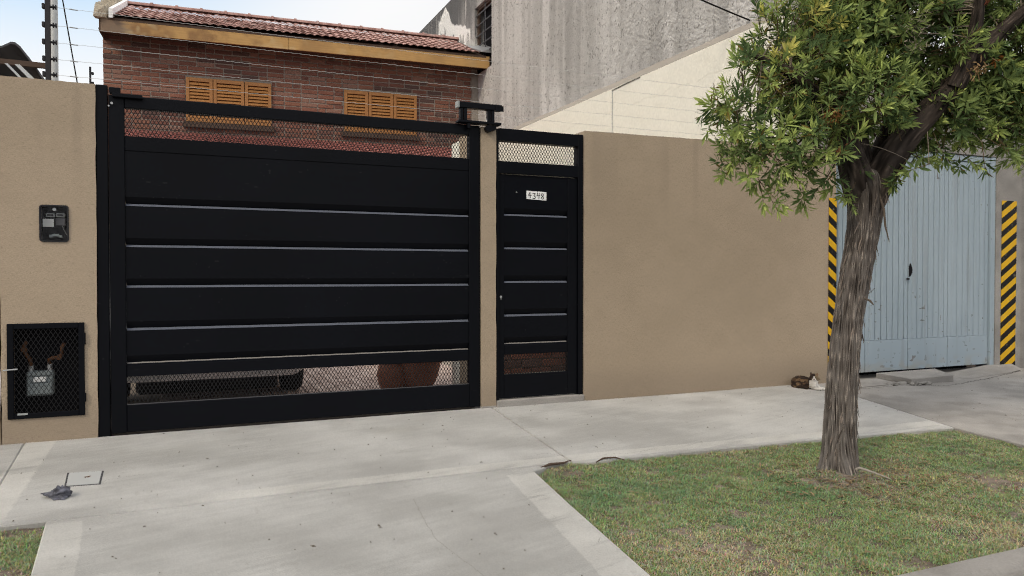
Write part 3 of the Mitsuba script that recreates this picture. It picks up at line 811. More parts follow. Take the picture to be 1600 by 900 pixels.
part(gb, 'cabinet_back', box(-1.0865, -0.6405, 0.200, 0.222, 0.233, 0.867, 0.001), 'recess_dark')

# ------------------------------------------------------------------ electric fence on the walls
ef = thing('electric_fence', 'electric fence with black posts and five thin wires over the walls', 'fence')
WZ = [3.062, 2.936, 2.818, 2.702, 2.594]
part(ef, 'post', box(-0.868, -0.836, 0.09, 0.122, 2.535, 3.34, 0.002), 'dark_plastic')
for z in WZ + [3.2]:
    part(ef, 'insulator', box(-0.886, -0.868, 0.088, 0.118, z - 0.018, z + 0.018, 0.004), 'dark_plastic')
    part(ef, 'insulator', lathe([(0, 0), (0.008, 0), (0.008, 0.014), (0.018, 0.015), (0.018, 0.022), (0.008, 0.023), (0.008, 0.030), (0.017, 0.031), (0.017, 0.038), (0, 0.038)], 14).apply_transform(np.array(T().translate([-0.836, 0.10, z]).rotate([0, 1, 0], 90).matrix)), 'dark_plastic', smooth=40)
part(ef, 'post', box(6.30, 6.33, 0.09, 0.12, 2.54, 3.2, 0.002), 'dark_plastic')
for z in WZ:
    xs = np.linspace(-0.80, 6.31, 40)
    part(ef, 'wire', tube(np.stack([xs, xs * 0 + 0.10, z - 0.006 * np.sin(np.pi * (xs + 0.8) / 7.1) + 0.0009 * np.sin(xs * 9)], 1), 0.0014, 5), 'wire_steel', smooth=True)
    for xk in (-0.72, 5.9):
        part(ef, 'tension_spring', tube([(xk, 0.10, z), (xk + 0.05, 0.101, z - 0.002)], 0.004, 6), 'galvanised')
part(ef, 'post', box(-0.622, -0.609, 0.295, 0.308, 2.3, 2.722, 0.001), 'dark_plastic')
part(ef, 'insulator', box(-0.609, -0.592, 0.295, 0.308, 2.665, 2.685), 'dark_plastic')
part(ef, 'insulator', box(-0.609, -0.592, 0.295, 0.308, 2.595, 2.615), 'dark_plastic')
single('mast_pipe', tube([(-0.848, 0.35, 2.2), (-0.848, 0.35, 3.6)], 0.026, 16), 'grey_pipe', 'pale grey pipe mast standing behind the fence post', 'mast', smooth=40)
ts = np.linspace(0, 1, 24)
single('overhead_cable', tube(np.stack([-1.25 + 0.42 * ts, 2.0 + 0 * ts, 5.5 - 2.9 * ts - 0.15 * ts * (1 - ts)], 1), 0.006, 6), 'rubber', 'dark slanting cable against the sky at the upper left', 'cable', smooth=True)
single('overhead_cable', tube(np.stack([4.3 + 2.6 * ts, 1.0 + 0 * ts, 4.53 - 0.525 * ts + 0.15 * (ts - .5) ** 2], 1), 0.009, 6), 'rubber', 'dark sagging cable in front of the grey concrete wall', 'cable', smooth=True)
single('drop_cable', tube([(5.40, 0.05, 5.6), (5.392, 0.05, 4.4), (5.385, 0.05, 3.6), (5.38, 0.10, 2.45)], 0.0055, 6), 'rubber', 'thin vertical cable beside the top left of the tree crown', 'cable', smooth=True)

# neighbour's roof at the upper left
cn = thing('canopy', 'dark folded metal canopy roof behind the left wall', 'canopy')
prof = [(-3.4, 3.15), (-1.62, 3.20), (-1.48, 3.212), (-1.45, 3.22), (-1.385, 3.262), (-1.352, 3.262), (-1.315, 3.232), (-1.24, 3.13), (-1.205, 3.075), (-1.13, 2.955)]
part(cn, 'roof_sheet', sweep_y(Polygon(prof + [(x - 0.004, z - 0.02) for x, z in prof[::-1]]), 1.9, 3.6), 'dark_sheet')
part(cn, 'beam', sweep_y([(-3.4, 3.065), (-1.12, 3.050), (-1.12, 3.095), (-3.4, 3.11)], 1.86, 1.899), 'dark_wood')
part(cn, 'rafter', sweep_y([(-1.42, 3.05), (-1.395, 3.05), (-1.285, 2.93), (-1.31, 2.93)], 1.82, 1.858), 'grey_pipe')
part(cn, 'rafter', sweep_y([(-1.345, 3.05), (-1.305, 3.05), (-1.19, 2.93), (-1.235, 2.93)], 1.82, 1.858), 'grey_pipe')
part(cn, 'back_sheet', box(-3.4, -1.42, 3.2, 3.22, 2.3, 3.15), 'dark_sheet')
part(cn, 'post', box(-1.8, -1.74, 2.2, 2.26, 0.0, 3.06), 'dark_wood')

# ------------------------------------------------------------------ the brick house behind (built in its own frame: s along the front, d into it)
HR = math.radians(-4)
HX, HY = -1.393, 10.372
HM = T().translate([HX, HY, 0]).rotate([0, 0, 1], -4.0)


def house(m):
    m = m.copy()
    m.apply_transform(np.array(HM.matrix))
    return m


bh = thing('brick_house', 'two storey red brick house with tiled roof and wooden shutters behind the gate', 'house')
wk = part(bh, 'wall', house(box(0.012, 7.48, 0.014, 0.30, 0.05, 5.95)), 'mortar')
WIN = [(1.46, 3.076, [1.46, 1.965, 2.555, 3.076]), (4.528, 6.092, [4.528, 5.038, 5.574, 6.092])]
PB, PC = 0.333, 0.0925
bricks = []
for c in range(22):
    z = 3.86 + c * PC
    s = -(0.0 if c % 2 == 0 else 0.17)
    r = np.random.default_rng(100 + c)
    while s < 7.34:
        L = PB if r.random() > 0.16 else PB / 2
        a, b = max(s, 0.0), min(s + L, 7.345)
        s += L
        if b - a < 0.06:
            continue
        for w0, w1, _ in WIN:
            if z + PC > 4.14 and z < 5.107:
                if a < w0 - 0.02 < b and b > w0:
                    b = min(b, w0 - 0.0)
                if a >= w0 - 0.02 and b <= w1 + 0.02:
                    b = a
                if a < w1 + 0.02 < b and a > w0:
                    a = w1
        if b - a > 0.05:
            bricks.append((a, b, z))


def brick_mesh(v):
    r = np.random.default_rng(v + 50)
    e = r.normal(0, 0.004, (8, 3)) * [0.25, 1, 0.35]
    pts = []
    for i, (x, y, zz) in enumerate([(a, b, c) for a in (0, 1) for b in (0, 1) for c in (0, 1)]):
        for k2 in range(3):
            q = np.array([x, y * 0.10, zz * 0.076], float)
            off = np.array([0.03 if x == 0 else -0.03, 0.004 if y == 0 else -0.004, 0.004 if zz == 0 else -0.004])
            off[k2] = 0
            pts.append(q + off + e[i])
    return hull(pts)


BC = np.array([(0.215, 0.102, 0.076), (0.190, 0.092, 0.072), (0.255, 0.125, 0.090), (0.155, 0.080, 0.066), (0.235, 0.138, 0.110), (0.125, 0.080, 0.072)])
bpl = []
for v in range(12):
    m = brick_mesh(v)
    c = BC[v % 6] * (0.9 + 0.2 * rng.random())
    bpl.append((m, mikit.ply(m, 'brick_clay', color=np.repeat(c[None], len(m.vertices), 0)), c))
vis = sorted(range(len(bricks)), key=lambda i: (bricks[i][2] < 4.30, -bricks[i][1] + bricks[i][0]))
rest_m, rest_c = [], []
for n_, i in enumerate(vis):
    a, b, z = bricks[i]
    q = meshkit.fbm(np.array([[a * 0.9, z * 1.6, 0.3]]), 3, seed=4)[0]
    v = int(rng.choice([3, 9, 5, 1, 7, 11] if q > 0.56 else [0, 2, 4, 6, 8, 10, 1, 7, 3]))
    dz_, dy_ = rng.normal(0, 0.002), rng.normal(0, 0.0035)
    mat = HM @ T().translate([a + 0.011, dy_, z + dz_ + 0.009]).scale([b - a - 0.023, 1, 0.95])
    if n_ < 300:
        part(wk, 'brick', bpl[v][1], None, to_world=mat)
    else:
        m = bpl[v][0].copy(); m.apply_transform(np.array(mat.matrix)); rest_m.append(m)
        rest_c.append(np.repeat(bpl[v][2][None], len(m.vertices), 0))
if rest_m:
    part(wk, 'brickwork', cat(*rest_m), 'brick_clay', color=np.vstack(rest_c), stuff=True)
part(bh, 'corner_render', house(box(7.352, 7.49, 0.0, 0.32, 3.5, 5.72, 0.004)), 'render_grey')
# eaves
part(bh, 'soffit', house(sweep_x([(-0.53, 5.735), (0.012, 5.80), (0.012, 5.83), (-0.53, 5.765)], 0.02, 7.50)), 'dark_wood')
part(bh, 'fascia_board', house(box(0.06, 3.38, -0.558, -0.531, 5.690, 5.952, 0.004)), 'fascia_wood', label='weathered left fascia board')
part(bh, 'fascia_board', house(box(3.386, 7.58, -0.558, -0.531, 5.690, 5.952, 0.004)), 'fascia_wood', label='ochre right fascia board')
part(bh, 'fascia_end', house(box(7.5815, 7.60, -0.556, 0.0, 5.688, 5.95, 0.003)), 'dark_wood')
part(bh, 'fascia_end', house(box(0.035, 0.058, -0.556, 0.0, 5.688, 5.95, 0.003)), 'dark_wood')
RS = 0.42
sl = math.atan(RS)
E0 = np.array([-0.60, 5.985])
NR, PT, EX = 7, 0.150, 0.305
rf = part(bh, 'roof', house(cat(sweep_x([(E0[0] + 0.04, E0[1] - 0.025), (E0[0] + 2.02, E0[1] - 0.025 + 1.98 * RS), (E0[0] + 4.6, E0[1] - 0.35), (E0[0] + 4.6, E0[1] - 0.40), (E0[0] + 2.02, E0[1] - 0.07 + 1.98 * RS), (E0[0] + 0.04, E0[1] - 0.07)], 0.18, 7.50))), 'dark_wood')


def roof_tile(seed):
    r = np.random.default_rng(seed)
    t = np.linspace(0, 1, 9)
    prof = 0.024 * (0.5 - 0.5 * np.cos(2 * np.pi * t)) ** 0.8
    x = t * PT * 1.03
    a = np.stack([x, 0 * x, prof + 0.030], 1) + r.normal(0, 0.0012, (9, 3))
    b = np.stack([x, 0 * x + EX * 1.12, prof + 0.004], 1)
    c = a - [0, 0, 0.014]
    v = np.vstack([a, b, c])
    i = np.arange(8)
    f = np.vstack([np.stack([i, i + 1, i + 10], 1), np.stack([i, i + 10, i + 9], 1), np.stack([i + 18, i + 19, i + 1], 1), np.stack([i + 18, i + 1, i], 1)])
    return trimesh.Trimesh(v, f, process=False)


rt = [(roof_tile(s), mikit.ply(roof_tile(s), 'roof_clay', smooth=50)) for s in range(5)]
nt, restt = 0, []
cols = int((7.36 - 0.28) / PT)
for r_ in range(NR):
    for c in range(cols):
        s0 = 0.28 + c * PT + rng.normal(0, 0.003)
        y0, z0 = E0[0] + r_ * EX * math.cos(sl), E0[1] + r_ * EX * math.sin(sl)
        mat = HM @ T().translate([s0, y0, z0]).rotate([1, 0, 0], math.degrees(sl) + rng.normal(0, 0.6)).rotate([0, 0, 1], rng.normal(0, 0.8))
        v = int(rng.integers(5))
        if nt < 300:
            part(rf, 'roof_tile', rt[v][1], None, to_world=mat)
        else:
            m = rt[v][0].copy(); m.apply_transform(np.array(mat.matrix)); restt.append(m)
        nt += 1
part(rf, 'upper_tiles', cat(*restt), 'roof_clay', smooth=50, stuff=True)
ry, rz = E0[0] + NR * EX * math.cos(sl) - 0.02, E0[1] + NR * EX * math.sin(sl) + 0.03
g = np.linspace(0, np.pi, 9)
for i in range(15):
    s0 = 0.26 + i * 0.485
    a = np.stack([0 * g + s0, ry - 0.085 * np.cos(g), rz + 0.075 * np.sin(g)], 1)
    b = np.stack([0 * g + s0 + 0.45, ry - 0.085 * np.cos(g), rz + 0.075 * np.sin(g)], 1)
    lip = np.stack([0 * g + s0 + 0.44, ry - 0.10 * np.cos(g), rz + 0.095 * np.sin(g)], 1)
    lip2 = np.stack([0 * g + s0 + 0.49, ry - 0.10 * np.cos(g), rz + 0.095 * np.sin(g)], 1)
    v = np.vstack([a, b, lip, lip2]); j = np.arange(8)
    f = np.vstack([np.vstack([np.stack([j + o, j + o + 1, j + o + 10], 1), np.stack([j + o, j + o + 10, j + o + 9], 1)]) for o in (0, 9, 18)])
    part(rf, 'ridge_tile', house(trimesh.Trimesh(v, f, process=False)), 'roof_clay', smooth=50)
# raised verge of stone and mortar at the left end, with a flashing strip
vg = []
r = np.random.default_rng(5)
for i in range(13):
    y0 = -0.62 + 0.19 * i
    z0 = 5.95 + (y0 + 0.6) * RS
    q = r.normal(0, 0.02, (8, 3))
    vg.append(hull(np.array([(a, b, c) for a in (-0.03, 0.175) for b in (y0, y0 + 0.20) for c in (z0, z0 + 0.235)]) + q))
part(bh, 'verge_parapet', house(cat(*vg)), 'beige_mortar', label='rough beige mortar parapet at the roof end')
part(bh, 'verge_flashing', house(sweep_x([(-0.66, 5.93), (-0.66, 6.10), (1.45, 6.10 + 2.11 * RS), (1.45, 5.93 + 2.11 * RS)], 0.21, 0.275)), 'white_paper', label='white painted flashing')
part(bh, 'roof_flashing', house(hull([(7.37, -0.62, 6.02), (7.62, -0.60, 6.02), (7.64, -0.58, 6.15), (7.37, 0.6, 6.48), (7.64, 0.6, 6.60), (7.37, 0.6, 6.40), (7.37, -0.60, 6.06)])), 'galvanised', label='grey sheet flashing against the concrete wall')

# shutters
for wi, (w0, w1, edges) in enumerate(WIN):
    part(bh, 'slat_dark_board', house(box(w0 + 0.01, w1 - 0.01, 0.010, 0.0135, 4.25, 5.10, 0.0005)), 'recess_dark')  # flat dark board standing in for the shade behind the slats
    part(bh, 'sill', house(box(w0 - 0.05, w1 + 0.05, -0.09, 0.012, 4.12, 4.225, 0.006)), 'dark_wood')
    for a, b in zip(edges[:-1], edges[1:]):
        a, b, z0, z1 = a + 0.006, b - 0.006, 4.236, 5.105
        fw = 0.062
        sh = part(bh, 'shutter', house(cat(box(a, a + fw, -0.055, -0.018, z0, z1), box(b - fw, b, -0.055, -0.018, z0, z1), box(a + fw, b - fw, -0.053, -0.020, z1 - 0.075, z1 - 0.001), box(a + fw, b - fw, -0.053, -0.020, z0 + 0.001, z0 + 0.07))), 'shutter_wood')
        slat = None
        nsl = 11
        for i in range(nsl):
            zc = z0 + 0.075 + (z1 - 0.08 - z0 - 0.075) * (i + 0.5) / nsl
            q = sweep_x([(-0.052, zc - 0.030), (-0.047, zc - 0.034), (-0.020, zc + 0.020), (-0.025, zc + 0.024)], a + fw - 0.002, b - fw + 0.002)
            part(sh, 'slat', house(q), 'shutter_wood')

# lower tiled porch roof seen through the gate mesh
pr_ = part(bh, 'porch_roof', house(sweep_x([(-3.3, 3.18), (-0.0, 3.98), (-0.0, 3.90), (-3.3, 3.08)], 0.0, 7.0)), 'porch_clay')
pt = []
sl2 = math.atan(0.8 / 3.3)
base = roof_tile(3)
for r_ in range(8):
    for c in range(33):
        m = base.copy(); m.apply_scale([1.41, 1.41, 1.41])
        m.apply_transform(np.array(T().translate([0.02 + c * 0.2115, -3.35 + r_ * 0.415 * math.cos(sl2), 3.175 + r_ * 0.415 * math.sin(sl2)]).rotate([1, 0, 0], math.degrees(sl2)).matrix))
        pt.append(m)
part(pr_, 'porch_tiles', house(cat(*pt)), 'porch_clay', smooth=50, stuff=True)
part(bh, 'porch_post', house(box(0.2, 0.38, -3.2, -3.02, 0.0, 3.15)), 'mortar')
part(bh, 'porch_post', house(box(5.1, 5.28, -3.2, -3.02, 0.0, 3.15)), 'cream_paint')

# ------------------------------------------------------------------ the tall rough concrete building and the cream wall on the right
cb = thing('concrete_building', 'tall rough grey concrete party wall with a barred window', 'building')
XC = 6.08
poly = Polygon([(0.212, -0.05), (15.2, -0.05), (15.2, 7.98), (0.212, 7.98)]).difference(shapely.box(9.04, 5.70, 10.05, 7.22))
poly = shapely.Polygon(poly)if not hasattr(poly, 'interiors') else poly
m = trimesh.creation.extrude_polygon(poly, 0.30, engine='earcut')
v = m.vertices.copy()
m.vertices = np.stack([XC + 0.30 - v[:, 2], v[:, 0], v[:, 1]], 1)
m.invert()
m.fix_normals()
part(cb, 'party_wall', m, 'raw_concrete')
part(cb, 'end_pier', box(XC - 0.134, XC + 0.31, 0.02, 0.2085, 2.56, 8.0, 0.006), 'old_concrete')
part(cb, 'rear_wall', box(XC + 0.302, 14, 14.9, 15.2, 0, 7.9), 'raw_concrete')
part(cb, 'window_back', box(XC + 0.22, XC + 0.24, 9.03, 10.06, 5.69, 7.23), 'recess_dark')
wf = [box(XC + 0.06, XC + 0.12, 9.04, 9.10, 5.70, 7.22), box(XC + 0.06, XC + 0.12, 9.99, 10.05, 5.70, 7.22), box(XC + 0.061, XC + 0.119, 9.10, 9.99, 5.70, 5.76), box(XC + 0.061, XC + 0.119, 9.10, 9.99, 7.16, 7.22)]
part(cb, 'window_frame', cat(*wf), 'dark_wood')
for i in range(6):
    part(cb, 'window_bar', box(XC + 0.03, XC + 0.045, 9.04, 10.05, 5.86 + 0.235 * i, 5.885 + 0.235 * i), 'dark_sheet')
part(cb, 'window_mullion', box(XC + 0.046, XC + 0.06, 9.52, 9.56, 5.70, 7.22), 'dark_sheet')

cw = thing('party_wall', 'cream painted wall with grey mortar capping in front of the concrete building', 'wall')
part(cw, 'render', box(5.95, XC - 0.002, 0.212, 13.5, -0.05, 4.015, 0.004), 'cream_paint')
cap = []
r = np.random.default_rng(8)
ys = np.linspace(0.212, 13.5, 150)
hh = 4.075 + 0.05 * meshkit.fbm(np.stack([ys * 1.3, ys * 0, ys * 0], 1), 3, seed=3)
for a, b, h0, h1 in zip(ys[:-1], ys[1:], hh[:-1], hh[1:]):
    cap.append(hull([(5.955, a, 4.0155), (5.955, b, 4.0155), (5.958, a, 4.028), (5.958, b, 4.028), (XC - 0.003, a, 4.0155), (XC - 0.003, b, 4.0155), (XC - 0.003, a, h0 + 0.05), (XC - 0.003, b, h1 + 0.05)]))
part(cw, 'capping', cat(*cap), 'render_grey', smooth=35)
part(cw, 'drain_pipe', tube([(5.942, 3.85, 2.4), (5.942, 3.85, 3.99)], 0.0055, 8), 'cover_grey', smooth=40)
part(cw, 'conduit', tube([(5.942, 3.85, 3.985), (5.942, 3.5, 3.998), (5.942, 3.1, 4.002)], 0.006, 8), 'dark_plastic', smooth=40)

# ------------------------------------------------------------------ garage with blue doors
gg = thing('garage_building', 'grey rendered garage front around the blue doors', 'building')
part(gg, 'lintel_wall', box(6.39, 8.985, 0.012, 0.25, 2.62, 3.35, 0.004), 'old_concrete')
part(gg, 'side_wall', box(8.992, 13.0, 0.0, 0.25, -0.05, 3.35, 0.006), 'old_concrete')
part(gg, 'back_wall', box(6.40, 13.0, 6.0, 6.2, -0.05, 3.3, 0.004), 'old_concrete')
part(gg, 'roof', box(6.40, 13.0, 0.26, 6.0, 3.2, 3.34, 0.004), 'old_concrete')

bd = thing('garage_door', 'pale blue folding garage door with ribbed vertical planks', 'garage door')
lv = [(6.395, 6.872), (6.882, 7.538), (7.548, 8.194), (8.204, 8.905)]
part(bd, 'frame', cat(box(8.914, 8.988, 0.016, 0.11, 0.10, 2.615), box(6.388, 8.913, 0.03, 0.11, 2.545, 2.612)), 'blue_paint')
for li, (a, b) in enumerate(lv):
    lf = part(bd, 'leaf', cat(box(a, b, 0.062, 0.085, 0.128, 2.54, 0.003), box(a, b, 0.040, 0.0615, 0.128, 0.475, 0.004), box(a, a + 0.055, 0.044, 0.0618, 0.477, 2.538, 0.003), box(b - 0.055, b, 0.044, 0.0618, 0.477, 2.538, 0.003), box(a + 0.056, b - 0.056, 0.043, 0.0616, 2.48, 2.538, 0.003)), 'blue_paint')
    n = max(3, int(round((b - a - 0.11) / 0.092)))
    w = (b - a - 0.112) / n
    for i in range(n):
        x0 = a + 0.056 + i * w
        q = [(x0 + 0.004, 0.0615), (x0 + 0.004, 0.050), (x0 + 0.016, 0.040), (x0 + w - 0.016, 0.040), (x0 + w - 0.004, 0.050), (x0 + w - 0.004, 0.0615)]
        mm = trimesh.creation.extrude_polygon(Polygon(q), 2.0, engine='earcut')
        mm.apply_translation([0, 0, 0.478 + rng.uniform(-0.0, 0.002)])
        part(lf, 'plank', mm, 'blue_paint')
part(bd, 'lock_hole', sweep_y(Polygon([(7.548, 1.30), (7.575, 1.34), (7.606, 1.27), (7.600, 1.23), (7.575, 1.19), (7.550, 1.18)]), 0.0392, 0.0402), 'recess_dark', label='dark broken hole beside the handle')
part(bd, 'handle', cat(tube([(7.49, 0.018, 1.155), (7.532, 0.02, 1.158)], 0.007, 8), tube([(7.525, 0.02, 1.158), (7.525, 0.045, 1.158)], 0.012, 10)), 'dark_plastic', smooth=40)
part(bd, 'rivet', cat(*[tube([(6.93, 0.0385, 0.2 + 0.13 * i), (6.93, 0.046, 0.2 + 0.13 * i)], 0.006, 8) for i in range(18)]), 'galvanised')
part(bd, 'gap_dark_board', box(6.40, 8.90, 0.30, 0.32, 0.0, 0.2), 'recess_dark')  # black board standing in for the shade under the doors

single('hazard_board', box(6.282, 6.392, -0.0075, -0.0035, 0.155, 2.02, 0.001), 'hazard_down', 'yellow and black striped strip on the tan wall behind the tree trunk', 'warning strip')
single('hazard_board', box(9.078, 9.352, -0.006, -0.001, 0.085, 2.103, 0.001), 'hazard_up', 'yellow and black striped board right of the blue garage door', 'warning strip')

# broken ramp, step block and rubble in front of the garage door
st = thing('concrete_step', 'loose concrete block used as a step at the blue door', 'step')
part(st, 'block', hull([(7.06, -0.40, 0.035), (7.66, -0.43, 0.035), (7.06, -0.40, 0.098), (7.66, -0.43, 0.112), (6.98, -0.01, 0.04), (7.92, -0.01, 0.04), (6.99, -0.01, 0.122), (7.92, -0.01, 0.126), (7.05, -0.395, 0.10), (7.665, -0.425, 0.05), (7.08, -0.39, 0.108)]), 'old_concrete')
rp = thing('mortar_ramp', 'broken grey mortar ramp along the foot of the blue garage door', 'ramp')
part(rp, 'fillet', hull([(7.95, -0.02, 0.04), (9.5, -0.012, 0.04), (8.0, -0.36, 0.046), (9.2, -0.17, 0.052), (8.88, 0.03, 0.118), (9.28, -0.005, 0.118), (9.2, -0.08, 0.10), (8.55, 0.0, 0.062), (7.95, 0.0, 0.05)]), 'old_concrete')
part(rp, 'fillet', hull([(6.35, 0.1, 0.03), (6.9, 0.1, 0.03), (6.3, -0.36, 0.049), (6.98, -0.33, 0.05), (6.9, -0.10, 0.078), (6.5, 0.0, 0.050)]), 'old_concrete')
r = np.random.default_rng(77)
for i in range(24):
    c = np.array([r.uniform(6.78, 7.30), 0, 0]); c[1] = -0.30 - 0.18 * r.random() * (1 if c[0] > 6.95 else 0.5); c[2] = G(c[0], c[1]) + 0.004
    s = r.uniform(0.018, 0.058)
    q = r.normal(0, 1, (12, 3)); q /= np.linalg.norm(q, axis=1)[:, None]
    part(rp, 'rubble_stone', hull(c + q * s * [1, 0.9, 0.6]), 'old_concrete')

# ------------------------------------------------------------------ things behind the gate: car and pots
car = thing('parked_car', 'silver car nosed up behind the driveway gate', 'car')
cx, cy = 0.20, 0.80


def ring(y, w, z0, z1, rr=0.10, n=9):
    """A rounded body section at depth y."""
    p = rounded(-w, w, z0, z1, min(rr, (z1 - z0) * 0.45))
    c = np.array(shapely.segmentize(p.exterior, 0.16).coords)[:-1]
    d = np.linspace(0, 1, 41)[:-1]
    ls = LineString(np.vstack([c, c[:1]]))
    q = np.array([ls.interpolate(t, normalized=True).coords[0] for t in d])
    return np.column_stack([q[:, 0] + cx, q[:, 0] * 0 + cy + y, q[:, 1]])


def loft(rings):
    v = np.vstack(rings); n = len(rings[0]); f = []
    for k in range(len(rings) - 1):
        i = np.arange(n); j = (i + 1) % n
        f += [np.stack([k * n + i, k * n + j, (k + 1) * n + j], 1), np.stack([k * n + i, (k + 1) * n + j, (k + 1) * n + i], 1)]
    m0, m1 = len(v), len(v) + 1
    v = np.vstack([v, rings[0].mean(0), rings[-1].mean(0)])
    i = np.arange(n); j = (i + 1) % n
    f += [np.stack([i * 0 + m0, j, i], 1), np.stack([i * 0 + m1, (len(rings) - 1) * n + i, (len(rings) - 1) * n + j], 1)]
    m = trimesh.Trimesh(v, np.vstack(f), process=False)
    m.fix_normals()
    return m


part(car, 'body', loft([ring(0.10, 0.66, 0.45, 0.74), ring(0.16, 0.78, 0.40, 0.82), ring(0.5, 0.83, 0.36, 0.90), ring(1.1, 0.85, 0.34, 0.98), ring(2.4, 0.85, 0.34, 1.0), ring(3.4, 0.83, 0.36, 1.0), ring(3.78, 0.72, 0.45, 0.95)]), 'car_paint', smooth=45)
part(car, 'cabin', loft([ring(1.05, 0.72, 0.9, 1.0, 0.04), ring(1.75, 0.62, 0.9, 1.42, 0.10), ring(2.9, 0.62, 0.9, 1.45, 0.10), ring(3.55, 0.70, 0.9, 1.02, 0.04)]), 'car_glass', smooth=45)
part(car, 'roof_panel', hull([(cx + a * 0.58, cy + b, z) for a in (-1, 1) for b, z in ((1.8, 1.43), (2.85, 1.46), (1.8, 1.455), (2.85, 1.485))]), 'car_paint')
part(car, 'bumper', loft([ring(-0.02, 0.50, 0.335, 0.50, 0.07), ring(0.02, 0.68, 0.325, 0.55, 0.08), ring(0.10, 0.78, 0.32, 0.58, 0.08), ring(0.24, 0.835, 0.32, 0.58, 0.08), ring(0.34, 0.84, 0.34, 0.56, 0.08)]), 'car_paint', smooth=45)
part(car, 'lower_grille', hull([(cx + a * 0.42, cy - 0.025, z) for a in (-1, 1) for z in (0.40, 0.47)] + [(cx + a * 0.42, cy + 0.05, z) for a in (-1, 1) for z in (0.40, 0.47)]), 'rubber')
part(car, 'underbody', box(cx - 0.58, cx + 0.58, cy + 0.30, cy + 3.6, 0.18, 0.36, 0.03), 'rubber')
for s in (-1, 1):
    part(car, 'headlight', hull([(cx + s * 0.48, cy + 0.085, 0.66), (cx + s * 0.74, cy + 0.13, 0.66), (cx + s * 0.76, cy + 0.16, 0.76), (cx + s * 0.5, cy + 0.10, 0.75), (cx + s * 0.5, cy + 0.2, 0.70), (cx + s * 0.76, cy + 0.3, 0.72)]), 'chrome')
    part(car, 'mirror', hull([(cx + s * 0.86, cy + 1.25, 0.98), (cx + s * 1.0, cy + 1.25, 0.98), (cx + s * 0.86, cy + 1.35, 1.08), (cx + s * 1.0, cy + 1.35, 1.08), (cx + s * 0.95, cy + 1.22, 1.03)]), 'car_paint')
    for yy in (0.72, 3.10):
        x0 = cx + s * 0.74
        w_ = lathe([(0.19, -0.09), (0.27, -0.09), (0.292, -0.06), (0.292, 0.06), (0.27, 0.09), (0.19, 0.09), (0.19, -0.09)], 28)
        w_.apply_transform(np.array(T().translate([x0, cy + yy, 0.392]).rotate([0, 1, 0], 90).matrix))
        wl = part(car, 'wheel', w_, 'rubber', smooth=40)
        rim = lathe([(0.0, 0.02), (0.05, 0.05), (0.19, 0.03), (0.19, -0.05), (0.0, -0.05)], 24)
        rim.apply_transform(np.array(T().translate([x0, cy + yy, 0.392]).rotate([0, 1, 0], 90 * s).matrix))
        part(wl, 'rim', rim, 'galvanised', smooth=40)

pot = [(0.0, 0.0), (0.12, 0.0), (0.175, 0.08), (0.212, 0.20), (0.222, 0.30), (0.205, 0.36), (0.24, 0.37), (0.25, 0.41), (0.225, 0.42), (0.195, 0.40), (0.19, 0.32), (0.0, 0.30)]
pk = thing('flower_pot', 'large terracotta pot behind the lower mesh of the gate', 'pot')
part(pk, 'body', lathe(pot, 36, (2.06, 1.0, 0.10)), 'terracotta', smooth=40)
part(pk, 'soil', lathe([(0, 0), (0.192, 0), (0, 0.02)], 24, (2.06, 1.0, 0.43)), 'soil')
part(pk, 'handle', tube([(2.26, 0.99, 0.45), (2.31, 0.99, 0.44), (2.315, 0.99, 0.38), (2.265, 0.99, 0.35)], 0.018, 8), 'terracotta', smooth=True)
pk = thing('flower_pot', 'smaller round terracotta jar left of the large pot', 'pot')
part(pk, 'body', lathe([(0, 0), (0.08, 0), (0.125, 0.08), (0.14, 0.17), (0.12, 0.25), (0.085, 0.29), (0.11, 0.30), (0.115, 0.325), (0.09, 0.33), (0.07, 0.30), (0.0, 0.27)], 30, (1.80, 0.98, 0.10)), 'terracotta', smooth=40)
pb = thing('planter', 'low red brick planter behind the lower mesh of the street door', 'planter')
part(pb, 'core', box(2.96, 4.20, 1.62, 1.98, 0.05, 0.445, 0.003), 'mortar')
for c in range(4):
    for i in range(5):
        x0 = 3.06 + 0.25 * i - (0.12 if c % 2 else 0)
        mat = T().translate([x0, 1.60, 0.09 + c * 0.09]).scale([0.238, 1, 1])
        part(pb, 'brick', bpl[(1, 3, 5, 7, 11)[(c * 5 + i * 3 + c) % 5]][1], None, to_world=mat)

# ------------------------------------------------------------------ the street tree
tree = thing('street_tree', 'leaning street tree with stringy brown bark and narrow green leaves', 'tree')
TB = np.array([3.74, -2.52, 0.0])
RT = np.array([math.cos(YAW), -math.sin(YAW), 0.0])
BK = np.array([math.sin(YAW), math.cos(YAW), 0.0])          # away from the road


def tp(r_, d, z):
    return TB + RT * r_ + BK * d + np.array([0, 0, z])


def spline(P, n):
    from scipy.interpolate import CubicSpline
    P = np.asarray(P, float)
    t = np.r_[0, np.cumsum(np.linalg.norm(np.diff(P[:, :3], axis=0), axis=1))]
    return CubicSpline(t, P)(np.linspace(0, t[-1], n))


